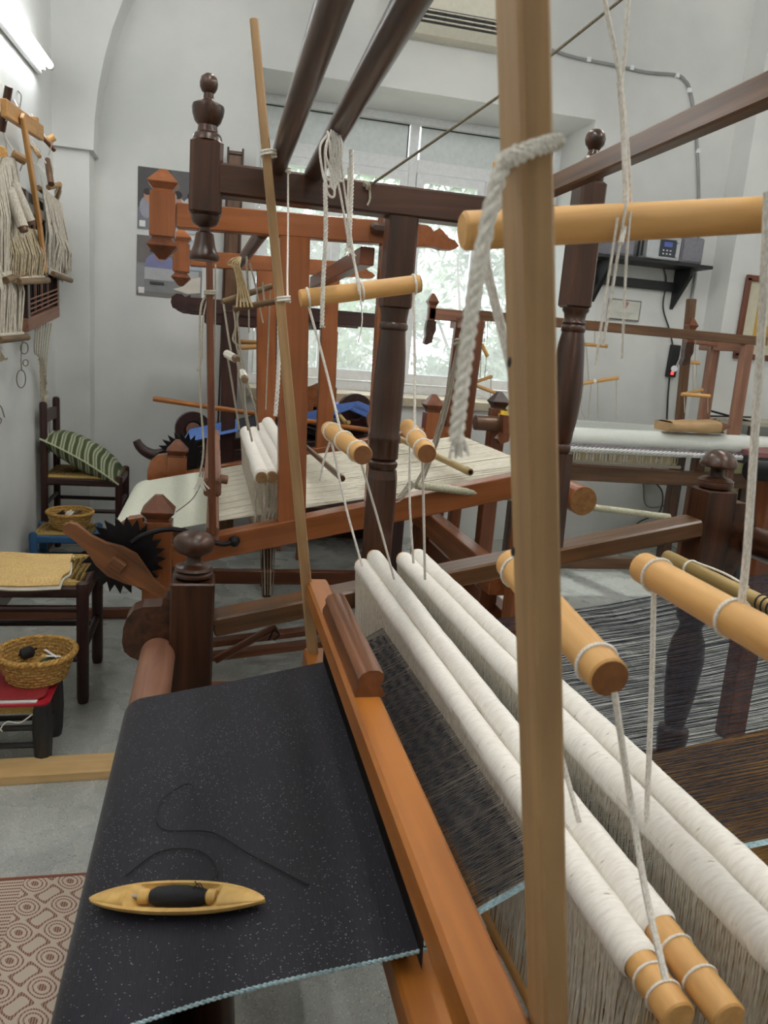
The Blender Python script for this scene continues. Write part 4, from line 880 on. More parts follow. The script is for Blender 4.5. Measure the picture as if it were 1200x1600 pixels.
# cabinet under the window with blue boxes
cbx = thing('low_cabinet', (1.0, 5.6, 0), 'low orange wooden shelf unit under the window holding blue boxes', 'cabinet')
xa, xb = at(440, 620, 5.6).x, at(598, 640, 5.6).x; zt = at(520, 628, 5.6).z
box('top', (xa, 5.4, zt-.03), (xb, 5.85, zt), ORANGE, cbx); box('side', (xb-.03, 5.4, 0), (xb, 5.85, zt-.03), ORANGE, cbx); box('side', (xa, 5.4, 0), (xa+.03, 5.85, zt-.03), ORANGE, cbx)
box('shelf', (xa+.03, 5.4, .55), (xb-.03, 5.85, .58), ORANGE, cbx); box('back', (xa+.03, 5.83, 0), (xb-.03, 5.85, zt-.03), DARK, cbx)
BL2 = plain('blue cardboard', lin(30, 62, 140), .5, 0, .2); BLK2 = plain('black bundle', lin(34, 32, 38), .8, 0, .3)
def carton(u, v, Y, w, h, m, label, grp):
    c = at(u, v, Y); t = thing('box', (c.x, c.y, c.z-h/2), label, 'box', grp); box('carton', (c.x-w/2, Y-.1, c.z-h/2), (c.x+w/2, Y+.1, c.z+h/2), m, t, .006); box('lid_flap', (c.x-w/2-.004, Y-.105, c.z+h/2-.03), (c.x+w/2+.004, Y-.099, c.z+h/2), m, t, .002)
    if m is BL2: box('label_mark', (c.x-w*.2, Y-.104, c.z-.03), (c.x+w*.1, Y-.1, c.z+.02), PVC, t, .001)
carton(532, 652, 5.5, .16, .2, BL2, 'blue box behind the blue warp left of the half ring', 'boxes on the low cabinet'); carton(575, 658, 5.5, .14, .26, BL2, 'blue box beside the cabinet side by the dark post', 'boxes on the low cabinet')
carton(545, 705, 5.45, .3, .16, BL2, 'blue box on the lower shelf under the blue warp', 'boxes on the low cabinet')
for k in range(3):
    c = at(495, 650+16*k, 5.1); t = thing('dark_bundle', c, ['topmost dark folded cloth behind the orange upright', 'middle dark folded cloth behind the orange upright', 'lowest dark folded cloth behind the orange upright'][k], 'cloth', 'dark folded cloths')
    sheet('fold', lambda u, v, c=c: c+V((u-.5)*.42, (v-.5)*.3, .02*math.sin(6*u+k)+.015*math.sin(5*v)), 12, 8, BLK2, t, .04); cord('hem', [c+V((i/8-.5)*.42, -.15, .02*math.sin(6*i/8+k)) for i in range(9)], .006, BLK2, t)
lb2 = thing('low_bench', at(450, 735, 4.4), 'dark low bench between the orange loom and the window', 'bench')
box('seat', (at(410, 745, 4.5).x, 4.35, .5), (at(600, 745, 4.5).x, 4.65, .56), DARK, lb2)
for x in (at(415, 745, 4.5).x+.03, at(595, 745, 4.5).x-.03):
    for y in (4.4, 4.6): beam('leg', (x, y, 0), (x, y, .5), .05, .05, DARK, lb2)
sb = thing('scroll_board', at(490, 600, 5.2), 'orange scroll-topped board before the left window sill', 'board')
c = at(488, 615, 5.2); prism('board', [(-.2, -.06), (.16, -.06), (.16, .05), (.1, .05), (.07, .06), (.03, .075), (-.02, .05), (-.08, .03), (-.2, .03)], .05, ORANGE, sb, c, (1, 0, 0), (0, 0, 1)); beam('post', c+V(.13, 0, -.05), c+V(.12, 0, .42), .05, .04, ORANGE, sb); beam('foot', c+V(-.02, 0, -c.z), c+V(-.02, 0, -.06), .06, .05, ORANGE, sb)

# sticks and strings of the window-side loom left of the orange upright
gC = 'small rods of the blue-warp loom'
Yc_ = 4.9
small('light rod level behind the orange upright, upper of two', at(372, 534, Yc_), at(424, 536, Yc_), .014, [([at(400, 500, Yc_), at(402, 534, Yc_)], .004)], None, None, gC)
small('light rod level behind the orange upright, lower of two', at(373, 543, Yc_-.1), at(430, 541, Yc_-.1), .015, [([at(417, 545, Yc_), at(416, 600, Yc_), at(414, 650, Yc_)], .004), ([at(427, 543, Yc_), at(424, 600, Yc_), at(422, 650, Yc_)], .004)], None, None, gC)
small('short white rod slanting right of the orange far upright', at(412, 575, Yc_), at(429, 595, Yc_-.2), .013, [([at(418, 550, Yc_), at(416, 580, Yc_)], .004)], None, (.2, .85), gC)
hs = thing('heddle_shaft', at(415, 640, 4.9), 'white heddle yarn of the blue-warp loom behind the orange heddles', 'heddle shaft')
pf, pn = at(400, 622, 5.2), at(425, 660, 4.6)
rod('upper_rod', pf, pn, .02, PALE, hs, 12); threads('heddle_strings', [[pf.lerp(pn, i/80)+V(.015*(1 if i % 2 else -1), 0, .015), pf.lerp(pn, i/80)+V(0, 0, -.22)] for i in range(81)], .004, HEDD, hs)

# ------------------------------------------------------------------ right back loom (D)
D = thing('brown_loom', (2.5, 5.0, 0), 'brown loom at the right back below the shelf with cream-wound beam', 'loom')
DY = 4.7
rx = lambda u, v: at(u, v, DY).x
beam('top_rail', (1.50, DY, 1.742), (3.66, DY, 1.742), .055, .06, WORN, D)
for (x0, x1, y, z0) in ((1.60, 1.56, DY, .0), (1.60, 1.56, DY+.36, .0), (3.53, 3.56, DY, .0), (3.53, 3.56, DY+.36, .0)):
    beam('upright', (x1, y, z0), (x0, y, 1.715), .075, .07, ORANGE_D if x0 < 2 else GREYWOOD, D, .012)
for x in (1.60, 3.53):
    tb = beam('side_top_beam', (x, DY-.02, 1.70), (x, DY+.5, 1.70), .06, .07, GREYWOOD, D)
tb = beam('front_bar', (1.38, DY+.38, 1.745), (1.63, DY+.38, 1.745), .05, .075, GREYWOOD, D)
for (x, Y) in ((1.40, DY+.38), (3.28, DY+.3)):
    e = beam('bracket_block', (x, Y, 1.70), (x, Y, 1.785), .05, .05, ORANGE_D, D); finial_pyr('pyramid_knob', (x, Y, 1.785), .065, .09, ORANGE_D, e)
    prism('drop_scroll', [(-.03, 0), (.03, 0), (.035, -.06), (.02, -.1), (.015, -.14), (-.02, -.16), (-.04, -.15), (-.03, -.1), (-.035, -.05)], .05, DARK, e, (x, Y, 1.70), (1, 0, 0), (0, 0, 1))
beam('bracket_arm', (3.28, DY+.3, 1.72), (3.6, DY+.3, 1.72), .04, .05, GREYWOOD, D)
beam('low_rail', (1.9, DY, .785), (3.75, DY, .775), .06, .10, WORN, D); beam('low_rail', (1.9, DY-.5, .30), (3.2, DY-.5, .30), .05, .07, WORN, D)
for x in (2.0, 3.18, 3.34): beam('leg', (x, DY+.05, 0), (x, DY+.05, .98), .075, .07, ORANGE_D if x > 3.2 else DARK, D)
beam('end_post', (at(1078, 640, 5.3).x, 5.3, 0), (at(1080, 470, 5.3).x, 5.3, at(1080, 467, 5.3).z), .06, .05, WORN, D); loop('cord_tie', (at(1073, 553, 5.3).x, 5.3, at(1073, 553, 5.3).z), (0, 0, 1), .042, .004, GREYC, D)
CB = yarn('white wound beam', lin(206, 210, 202), lin(230, 232, 226), scale=(40, 400, 400), bump=.15)
rod('wound_beam', (1.95, DY-.12, 1.03), (3.95, DY-.12, 1.05), .062, CB, D, 28)
rod('yarn_spar', (1.95, DY-.2, .965), (3.8, DY-.2, .965), .018, CB, D, 14)
S = []
for i in range(60):
    x = 1.95+1.9*i/60; S.append([(x, DY-.222, .96), (x+.06, DY-.205, .985), (x+.12, DY-.17, .992)])
threads('cross_lacing', S, .0038, plain('purple grey lacing', lin(132, 118, 132), .8), D)
S = []
rnd = random.Random(9)
for i in range(230):
    x = 1.98+1.15*i/230; S.append([(x, DY-.02, .955), (x+rnd.uniform(-.01, .01), DY-.02, .885), (x+rnd.uniform(-.012, .012), DY-.02, .845+rnd.uniform(-.01, .02))])
threads('hanging_fringe', S, .0032, yarn('ecru fringe', lin(206, 188, 148), lin(238, 226, 194)), D)
rod('fringe_bar', (1.95, DY-.03, .865), (3.15, DY-.03, .855), .012, GREYC, D, 8); rod('fringe_bar', (1.95, DY-.035, .845), (3.15, DY-.035, .83), .008, GREYWOOD, D, 8)
for k in range(5): cord('tie_string', [(3.1, DY-.06, .93+.01*k), (3.35, DY-.1, .95+.006*k), (3.7, DY-.16, .985)], .003, WHITEC, D, 5)
# warp field of that loom (white, seen edge on)
S = [[(1.95+1.85*i/150, DY-.1, 1.075), (1.95+1.85*i/150, 5.2, 1.09)] for i in range(151)]
threads('white_warp', S, .004, CB, D)
beam('back_bar', (1.95, 5.2, 1.06), (3.85, 5.2, 1.06), .06, .06, CB, D); 
gD = 'small rods of the right back loom'
Yd = 4.85
small('slanting twin rod hanging right of the tall turned post', at(905, 600, Yd), at(966, 590, Yd), .013, [([at(912, 600, Yd), at(908, 640, Yd), at(915, 655, Yd)], .003), ([at(924, 598, Yd), at(918, 655, Yd)], .003), ([at(934, 597, Yd), at(934, 655, Yd)], .003), ([at(963, 592, Yd), at(963, 657, Yd)], .003)], None, (.35, .42), gD)
small('level small rod higher right of the tall turned post', at(913, 538, Yd), at(949, 541, Yd), .012, [([at(916, 538, Yd), at(920, 597, Yd)], .003), ([at(929, 538, Yd), at(930, 500, Yd)], .003)], None, None, gD)
small('tiny rod hanging between the wall pole and uprights', at(1080, 566, Yd), at(1093, 567, Yd), .013, [([at(1083, 566, Yd), at(1083, 612, Yd)], .003), ([at(1088, 566, Yd), at(1089, 612, Yd)], .003), ([at(1086, 565, Yd), at(1087, 515, Yd)], .003)], None, None, gD)
small('level rod above the paper bag', at(1065, 616, Yd-.1), at(1109, 619, Yd-.1), .013, [([at(1069, 617, Yd-.1), at(1070, 645, Yd-.1)], .003), ([at(1106, 619, Yd-.1), at(1106, 645, Yd-.1)], .003)], None, None, gD)
small('slanting rod crossing behind the rod above the paper bag', at(1068, 616, Yd+.1), at(1098, 609, Yd+.1), .013, [([at(1083, 612, Yd+.1), at(1083, 600, Yd+.1)], .003)], None, None, gD)
small('short rod slanting before the right window sash', at(752, 537, Yd+.1), at(762, 557, Yd+.1), .013, [([at(752, 537, Yd+.1), at(750, 590, Yd+.1)], .003), ([at(760, 557, Yd+.1), at(757, 595, Yd+.1)], .003), ([at(758, 500, Yd+.1), at(756, 538, Yd+.1)], .003), ([at(762, 495, Yd+.1), at(761, 530, Yd+.1)], .003)], None, None, gD)
small('rod rising right behind the left uprights near the sill', at(745, 596, Yd+.1), at(769, 588, Yd+.1), .012, [([at(767, 589, Yd+.1), at(767, 612, Yd+.1)], .003)], None, None, gD)
small('rod falling right behind the left uprights near the sill', at(745, 603, Yd), at(775, 614, Yd), .012, [([at(766, 610, Yd), at(767, 640, Yd)], .003)], None, None, gD)
# brown post with pyramid knob and beam in front of the window-side loom
kp = thing('knobbed_post', (at(778, 640, 4.4).x, 4.4, 0), 'brown post with a pyramid knob carrying a thick roller, right of the cream warp', 'post')
xk = at(778, 640, 4.4).x; zk = at(778, 638, 4.4).z
p = beam('post', (xk, 4.4, 0), (xk, 4.4, zk), .09, .09, ORANGE_D, kp); finial_pyr('pyramid_knob', (xk, 4.4, zk), .1, .1, CHAIRW, p)
rod('roller', at(742, 660, 4.3), at(742, 660, 4.3)+V(.42, 0, .0), .045, WORN, kp, 14); prism('hook', [(-.03, .05), (.03, .05), (.035, -.02), (.02, -.1), (-.03, -.12), (-.05, -.09), (-.02, -.05)], .06, ORANGE_D, kp, at(790, 662, 4.24), (1, 0, 0), (0, 0, 1))
yl = thing('yellow_spool', at(785, 655, 4.32), 'small yellow spool lying behind the roller hook', 'spool'); rod('spool', at(780, 648, 4.36), at(792, 650, 4.36), .03, plain('yellow yarn', lin(214, 176, 40), .8, 0, .2), yl, 12); rod('core', at(778, 648, 4.36), at(794, 650, 4.36), .012, DOWEL, yl, 8)
for k, (x0, y0, x1, y1) in enumerate(((742, 778, 845, 840),)):
    cr = thing('cross_beam', at(790, 800, 3.3), 'orange cross beam running back behind the near pole at right of the orange loom', 'beam')
    a_ = at(700, 752, 4.0); b_ = at(850, 840, 2.95); beam('beam', V(1.14, 4.1, .62), V(1.14, 2.78, .62), .07, .12, ORANGE, cr); beam('foot', (1.14, 3.3, 0), (1.14, 3.3, .56), .08, .07, ORANGE_D, cr); beam('foot', (1.14, 3.95, 0), (1.14, 3.95, .56), .08, .07, ORANGE_D, cr); beam('foot', (1.14, 2.9, 0), (1.14, 2.9, .56), .08, .07, ORANGE_D, cr)
# paper bag
pb = thing('paper_bag', at(1085, 650, 4.62), 'brown paper bag lying on the white beam of the right back loom', 'bag')
PAPER = plain('kraft paper', lin(176, 144, 104), .8, 0, .1, 12)
pa = at(1037, 656, DY-.12); pa.z = 1.044
def bag(u, v):
    a = 2*math.pi*v; ht = .034+.012*u; sq = lambda q: math.copysign(abs(q)**.55, q)
    return pa+V(.02*math.sin(a)*(1-u)+u*.38, (.10-.01*u)*sq(math.cos(a)), .064+ht+ht*sq(math.sin(a))*(.93+.07*math.sin(14*u+6*v)))
sheet('bag_body', bag, 16, 28, PAPER, pb, .0015)
sheet('closed_end', lambda u, v: bag(0, 0).lerp(bag(0, .5), u)*.0+pa+V(.0, (.10*(1-2*u)), .064+.06*v), 4, 3, PAPER, pb, .0015)
sheet('torn_mouth', lambda u, v: bag(1, v)+V(.07*u*(.6+.4*math.sin(2*math.pi*v*3)), 0, .012*u*math.sin(2*math.pi*v*2)), 4, 18, plain('shaded kraft inside', lin(112, 74, 50), .8), pb, .0015)  # darker kraft puts the shade of the open mouth into its colour
# ------------------------------------------------------------------ left side: chairs, stools, baskets
RUSH = yarn('woven rush', lin(150, 120, 66), lin(202, 172, 108), scale=(260, 40, 260), bump=.8)
def rush_seat(name, lo, hi, parent):
    """rush seat: four triangular fields of twisted rows meeting at the centre"""
    lo, hi = Vector(lo), Vector(hi); w, d = hi.x-lo.x, hi.y-lo.y; cx, cy = (lo.x+hi.x)/2, (lo.y+hi.y)/2; parts = []
    n = 11
    for i in range(n):
        f = (i+.5)/n; hx, hy = w/2*f, d/2*f; z = hi.z-.006+.004*f
        ring = [V(cx-hx, cy-hy, z), V(cx+hx, cy-hy, z), V(cx+hx, cy+hy, z), V(cx-hx, cy+hy, z), V(cx-hx, cy-hy, z)]
        parts.append(tube_data([p-lo for p in ring], max(w, d)/n*.36, 6))
    o = link(name, mesh(*join_data(parts)), RUSH, parent, Matrix.Translation(lo), True); return o
def rush_chair(name, x0, x1, y0, y1, h, label, mat, back=None, leg=.019, group=None, rungs=(.45, .72), seatdrop=.02, knob=.02):
    """turned four-leg seat; back = (side, height) adds ladder back posts on side 'l'"""
    t = thing(name, ((x0+x1)/2, (y0+y1)/2, 0), label, 'chair' if 'chair' in name else 'stool', group)
    for x in (x0, x1):
        for y in (y0, y1):
            H = h+knob
            if back and x == x0: H = back
            lathe('leg', (x, y, 0), [(leg*.85, 0), (leg, .02), (leg, h-.06), (leg*1.05, h-.03), (leg*1.05, H-.02), (leg*.9, H-.006), (leg*.4, H)], mat, t, 14)
    zs = h-seatdrop
    for y in (y0, y1): beam('seat_rail', (x0, y, zs-.01), (x1, y, zs-.01), .03, .045, mat, t, .008)
    for x in (x0, x1): beam('seat_rail', (x, y0, zs-.01), (x, y1, zs-.01), .03, .045, mat, t, .008)
    rush_seat('rush_seat', (x0, y0, zs), (x1, y1, zs+.02), t); box('seat_core', (x0+.005, y0+.005, zs-.02), (x1-.005, y1-.005, zs+.006), RUSH, t)
    for f in rungs:
        for y in (y0, y1): rod('rung', (x0, y, h*f), (x1, y, h*f), leg*.6, mat, t, 10)
        for x in (x0, x1): rod('rung', (x, y0, h*f+.03), (x, y1, h*f+.03), leg*.6, mat, t, 10)
    if back:
        for z, hh in ((back-.1, .07), (back-.3, .06)):
            prism('back_slat', [(0, -hh/2), (0, hh/2), ((y1-y0)/2, hh/2+.012), (y1-y0, hh/2), (y1-y0, -hh/2)], .016, mat, t, (x0, y0, z), (0, 1, 0), (0, 0, 1))
    return t
# weaver's bench with a yellow cloth
rush_chair('rush_stool', -.93, -.475, 3.06, 3.46, .5, 'dark wooden rush-seated stool with a yellow cloth on it', CHAIRW, leg=.024, rungs=(.38, .80), knob=.012)
yc = thing('yellow_cloth', (-.7, 3.25, .5), 'pale yellow folded towel lying on the rush stool', 'towel')
YEL = yarn('pale yellow terry', lin(206, 168, 104), lin(226, 196, 138), scale=(160, 160, 160), bump=.5)
def tow(u, v, dz=0): return V(-.97+.42*u+.015*math.sin(5*v), 3.02+.40*v+.012*math.sin(7*u), .512+dz+.007*math.sin(8*u+1)*math.sin(6*v)+.006*math.sin(13*v)-.02*max(0, .07-v)/.07)
sheet('lower_fold', lambda u, v: tow(u, v), 24, 20, plain('white hem', lin(226, 222, 210), .9), yc, .008); sheet('upper_fold', lambda u, v: tow(u*.985, .01+v*.97, .012), 24, 20, YEL, yc, .01)
# low black stool with red folder and basket
BLKW = wood('black painted wood', lin(22, 22, 24), lin(52, 52, 54), .5, 1, .6)
ls = thing('low_stool', (-.66, 2.7, 0), 'low black-legged rush stool under the red folder', 'stool')
for x, sx in ((-.83, -1), (-.535, 1)):
    for y in (2.60, 2.80):
        p0, p1 = V(x+.0, y, 0), V(x+sx*.0, y, .225)
        lathe('leg', p0, [(.024, 0), (.029, .03), (.034, .12), (.032, .2), (.03, .225)], BLKW, ls, 8, axis=p1-p0, smooth=False)
for y in (2.6, 2.8): rod('rung', (-.83, y, .07), (-.535, y, .07), .011, BLKW, ls, 8); rod('rung', (-.83, y, .135), (-.535, y, .135), .011, BLKW, ls, 8)
for x in (-.83, -.535): rod('rung', (x, 2.6, .1), (x, 2.8, .1), .011, BLKW, ls, 8)
rush_seat('rush_seat', (-.85, 2.585, .195), (-.515, 2.815, .222), ls); box('seat_core', (-.84, 2.595, .19), (-.525, 2.805, .212), RUSH, ls)
cord('loose_string', [(-.56, 2.57, .2), (-.60, 2.57, .17), (-.64, 2.57, .175), (-.66, 2.57, .15), (-.655, 2.57, .14)], .0025, WHITEC, ls)
rf = thing('red_folder', (-.68, 2.68, .23), 'red folder with white sheets lying on the low black stool', 'folder')
RED = plain('red card', lin(176, 28, 46), .45, 0, .08); RED2 = plain('dull red card', lin(160, 50, 56), .5, 0, .1)
def leafs(nm, x0, x1, y0, y1, z, m, t=.004, r=.03, tilt=0):
    pts = []
    for cx, cy, a0 in ((x1-r, y1-r, 0), (x0+r, y1-r, 90), (x0+r, y0+r, 180), (x1-r, y0+r, 270)):
        for k in range(5): a = math.radians(a0+22.5*k); pts.append((cx+r*math.cos(a), cy+r*math.sin(a)))
    return prism(nm, pts, t, m, rf, (0, 0, z), (1, 0, tilt), (0, 1, 0))
leafs('back_cover', -.92, -.51, 2.575, 2.825, .229, RED, .006); leafs('white_sheets', -.92, -.55, 2.585, 2.81, .235, plain('paper', lin(224, 222, 220), .8), .005, .006); leafs('front_cover', -.92, -.53, 2.60, 2.85, .243, RED2, .006)
def basket(name, c, R, h, label, m, rim_m, rows=9, stakes=40):
    """coiled and woven: wavy rows round stakes, braided rim"""
    c = Vector(c); t = thing(name, c, label, 'basket'); parts = []
    for k in range(rows):
        f = k/(rows-1); r = R*(.74+.26*f); z = h*f*.92+.006; n = stakes*3
        parts.append(tube_data([V(r*math.cos(2*math.pi*i/n)*(1+.018*(-1)**k*math.sin(2*math.pi*i/n*stakes/2)), r*math.sin(2*math.pi*i/n)*(1+.018*(-1)**k*math.sin(2*math.pi*i/n*stakes/2)), z) for i in range(n+1)], h/rows*.62, 5))
    link('woven_wall', mesh(*join_data(parts)), m, t, Matrix.Translation(c), True)
    lathe('base', c, [(R*.74, 0), (R*.75, .006), (R*.72, .012), (.01, .012)], m, t, 28)
    parts = [tube_data([V((R*1.02+h*.05*math.cos(o+i*1.1))*math.cos(2*math.pi*i/96), (R*1.02+h*.05*math.cos(o+i*1.1))*math.sin(2*math.pi*i/96), h*.95+h*.05*math.sin(o+i*1.1)) for i in range(97)], h*.062, 6) for o in (0, 2.1, 4.2)]
    link('braided_rim', mesh(*join_data(parts)), rim_m, t, Matrix.Translation(c), True); return t
WICK = yarn('split cane', lin(150, 112, 58), lin(206, 168, 100), scale=(120, 120, 120), bump=.4); WICK2 = yarn('rim cane', lin(158, 116, 58), lin(210, 168, 98), scale=(90, 90, 90), bump=.4)
bc = atz(66, 1050, .252); bk = V(-.585, 2.765, .247)
basket('cane_basket', bk, .128, .105, 'round split-cane basket on the red folder holding small tools', WICK, WICK2)
it = thing('black_spool', bk+V(-.04, .02, .06), 'black yarn spool in the cane basket on the red folder', 'spool'); lathe('yarn', bk+V(-.06, .02, .075), [(.01, 0), (.022, .008), (.022, .04), (.01, .05)], BLACKY, it, 16, axis=(1, .3, .3)); rod('pin', bk+V(-.065, .02, .074), bk+V(-.005, .038, .094), .004, IRON, it, 8)
i2 = thing('wooden_spool', bk+V(0, .0, .05), 'small wooden spool in the cane basket', 'spool'); rod('core', bk+V(-.03, -.03, .03), bk+V(.02, .05, .06), .012, BOXWOOD, i2, 12); rod('yarn', bk+V(-.02, -.014, .036), bk+V(.01, .034, .054), .016, yarn('ochre yarn', lin(150, 110, 50), lin(180, 140, 80)), i2, 12)
i3 = thing('green_yarn', bk+V(.05, 0, .04), 'dark green yarn ball in the cane basket', 'yarn ball'); lathe('ball', bk+V(.045, -.02, .02), [(.004, 0), (.025, .008), (.036, .03), (.03, .05), (.01, .06)], plain('moss yarn', lin(70, 78, 42), .9, 0, .4, 80), i3, 16); cord('strand', [bk+V(.02, -.03, .07), bk+V(.05, -.02, .084), bk+V(.075, .01, .07)], .003, plain('moss strand', lin(80, 88, 50), .9), i3)
i4 = thing('scissors', bk+V(.05, 0, .07), 'small white scissors in the cane basket', 'scissors'); beam('blade', bk+V(.02, .04, .088), bk+V(.075, -.04, .092), .01, .003, PVC, i4, .001); beam('blade', bk+V(.035, -.03, .093), bk+V(.085, -.02, .086), .01, .003, PVC, i4, .001)
# light plank on the floor, floor lath, patterned rug
pk = thing('floor_plank', (-.6, 2.52, 0), 'light pine plank lying on the floor below the low stool', 'plank'); beam('plank', (-1.04, 2.51, .016), (.3, 2.56, .016), .12, .032, wood('light pine board', lin(214, 172, 112), lin(242, 208, 152), .5, .7, .6), pk, .002)
fl = thing('floor_lath', (-.6, 4.1, 0), 'reddish lath on the floor behind the rush stool', 'lath'); beam('lath', atz(-60, 962, .03), atz(228, 956, .03), .04, .05, ORANGE_D, fl)
def rugmat():
    m, N, L, B = nt('overshot rug weave'); tc = N.new('ShaderNodeTexCoord'); sx = N.new('ShaderNodeSeparateXYZ'); L.new(tc.outputs['Object'], sx.inputs[0])
    def M(op, a, b=None, c=None):
        n = N.new('ShaderNodeMath'); n.operation = op
        for k, x in enumerate((a, b, c)):
            if x is None: continue
            if isinstance(x, (int, float)): n.inputs[k].default_value = x
            else: L.new(x, n.inputs[k])
        return n.outputs[0]
    X, Y = sx.outputs[0], sx.outputs[1]
    # lobed overshot figure: concentric ovals in an interlaced lattice plus barred blocks
    fx = M('MULTIPLY', X, 2*math.pi/.09); fy = M('MULTIPLY', Y, 2*math.pi/.09)
    fld = M('ADD', M('COSINE', fx), M('COSINE', fy)); fld2 = M('ADD', fld, M('MULTIPLY', M('COSINE', M('ADD', fx, fy)), .5))
    lines = M('GREATER_THAN', M('SINE', M('MULTIPLY', fld2, 6)), .35)
    bars = M('GREATER_THAN', M('SINE', M('MULTIPLY', Y, 2*math.pi/.012)), .1)
    blk = M('GREATER_THAN', M('SINE', M('MULTIPLY', M('ADD', X, .05), 2*math.pi/.27)), .55)
    pat = M('ADD', M('MULTIPLY', bars, blk), M('MULTIPLY', lines, M('SUBTRACT', 1, blk)))
    wv = M('ADD', .72, M('MULTIPLY', M('SINE', M('MULTIPLY', X, 2*math.pi/.006)), .28)); pat = M('MULTIPLY', pat, wv)
    mx = N.new('ShaderNodeMixRGB'); L.new(pat, mx.inputs[0]); mx.inputs[1].default_value = lin(206, 190, 174); mx.inputs[2].default_value = lin(128, 74, 54)
    L.new(mx.outputs[0], B.inputs['Base Color']); B.inputs['Roughness'].default_value = .9; return m
rg_ = thing('rug', (-.7, 1.2, 0), 'white rug woven with a reddish brown oval pattern on the floor at left', 'rug')
RUG = rugmat(); box('field', (-1.02, -.4, 0), (-.02, 1.985, .008), RUG, rg_, .003); cord('hem', [(-1.02, 1.985, .006), (-.6, 1.99, .006), (-.02, 1.985, .006)], .005, plain('rug hem', lin(150, 96, 76), .9), rg_)
# back chair with a striped cushion
rush_chair('rush_chair', -1.0, -.56, 5.02, 5.42, .56, 'dark ladder-back rush chair in the left corner holding a striped cushion', CHAIRW, back=1.02, leg=.022, rungs=(.62,))
cu = thing('striped_cushion', (-.8, 5.2, .57), 'green and white striped cushion leaning on the corner chair', 'cushion')
def stripemat():
    m, N, L, B = nt('green white stripes'); tc = N.new('ShaderNodeTexCoord'); w = N.new('ShaderNodeTexWave'); w.inputs['Scale'].default_value = 6.5; w.inputs['Distortion'].default_value = 2.5; w.inputs['Detail'].default_value = 1; w.inputs['Detail Scale'].default_value = .7
    mp = N.new('ShaderNodeMapping'); L.new(tc.outputs['Object'], mp.inputs[0]); L.new(mp.outputs[0], w.inputs['Vector'])
    r = ramp(N, [lin(70, 80, 46), lin(112, 120, 84), lin(206, 210, 190), lin(120, 128, 92)], [.1, .45, .72, .95]); L.new(w.outputs[0], r.inputs[0]); L.new(r.outputs[0], B.inputs['Base Color']); B.inputs['Roughness'].default_value = .85; return m
STR = stripemat()
cd = V(.86, 0, -.5).normalized(); cn = V(.5, 0, .86).normalized(); cc0 = V(-.78, 5.2, .675)
def cush(s):
    def f(u, v):
        a, b = (u-.5)*2, (v-.5)*2; th = .09*max(0, (1-abs(a)**2.6)*(1-abs(b)**2.6))**.5
        ed = 1+.05*(abs(a)*abs(b)); return cc0+cd*(a*.25*ed)+V(0, 1, 0)*(b*.2*ed)+cn*(s*th-.015*a*a+.02*(a > .3)*(0))
    return f
sheet('front_cover', cush(1), 22, 18, STR, cu); sheet('back_cover', lambda u, v: cush(-1)(u, 1-v), 22, 18, STR, cu)
per = [(i/10, 0) for i in range(10)]+[(1, i/10) for i in range(10)]+[(1-i/10, 1) for i in range(10)]+[(0, 1-i/10) for i in range(11)]
cord('piping', [cush(1)(u, v) for u, v in per], .006, plain('pale piping', lin(190, 196, 160), .8), cu, sm=False)
# blue stool with small basket
BLUEP = wood('blue painted wood', lin(28, 70, 110), lin(52, 104, 150), .5, 1, .5)
rush_chair('blue_stool', -.98, -.66, 4.60, 4.86, .30, 'low blue-painted rush stool in front of the corner chair', BLUEP, leg=.024, rungs=(.35,), knob=.01)
b5 = V(-.80, 4.72, .318)
basket('cane_basket', b5, .125, .095, 'small woven basket on the blue stool', WICK, WICK2, rows=7, stakes=26)
for k in range(3): w_ = thing('yarn_card', b5+V(0, 0, .08), ['dark wound card in the small basket, left', 'pale wound card in the small basket, middle', 'brown wound card in the small basket, right'][k], 'card', 'cards in the small basket'); box('card', b5+V(-.07+.045*k, -.05, .07), b5+V(-.03+.045*k, .05, .076+.006*k), (IRON, PVC, WORN)[k], w_, .002); cord('wound_yarn', [b5+V(-.06+.045*k, -.04, .085+.004*k), b5+V(-.045+.045*k, .04, .085+.004*k)], .006, (BLACKY, CREAM, BROWNC)[k], w_, sm=False)

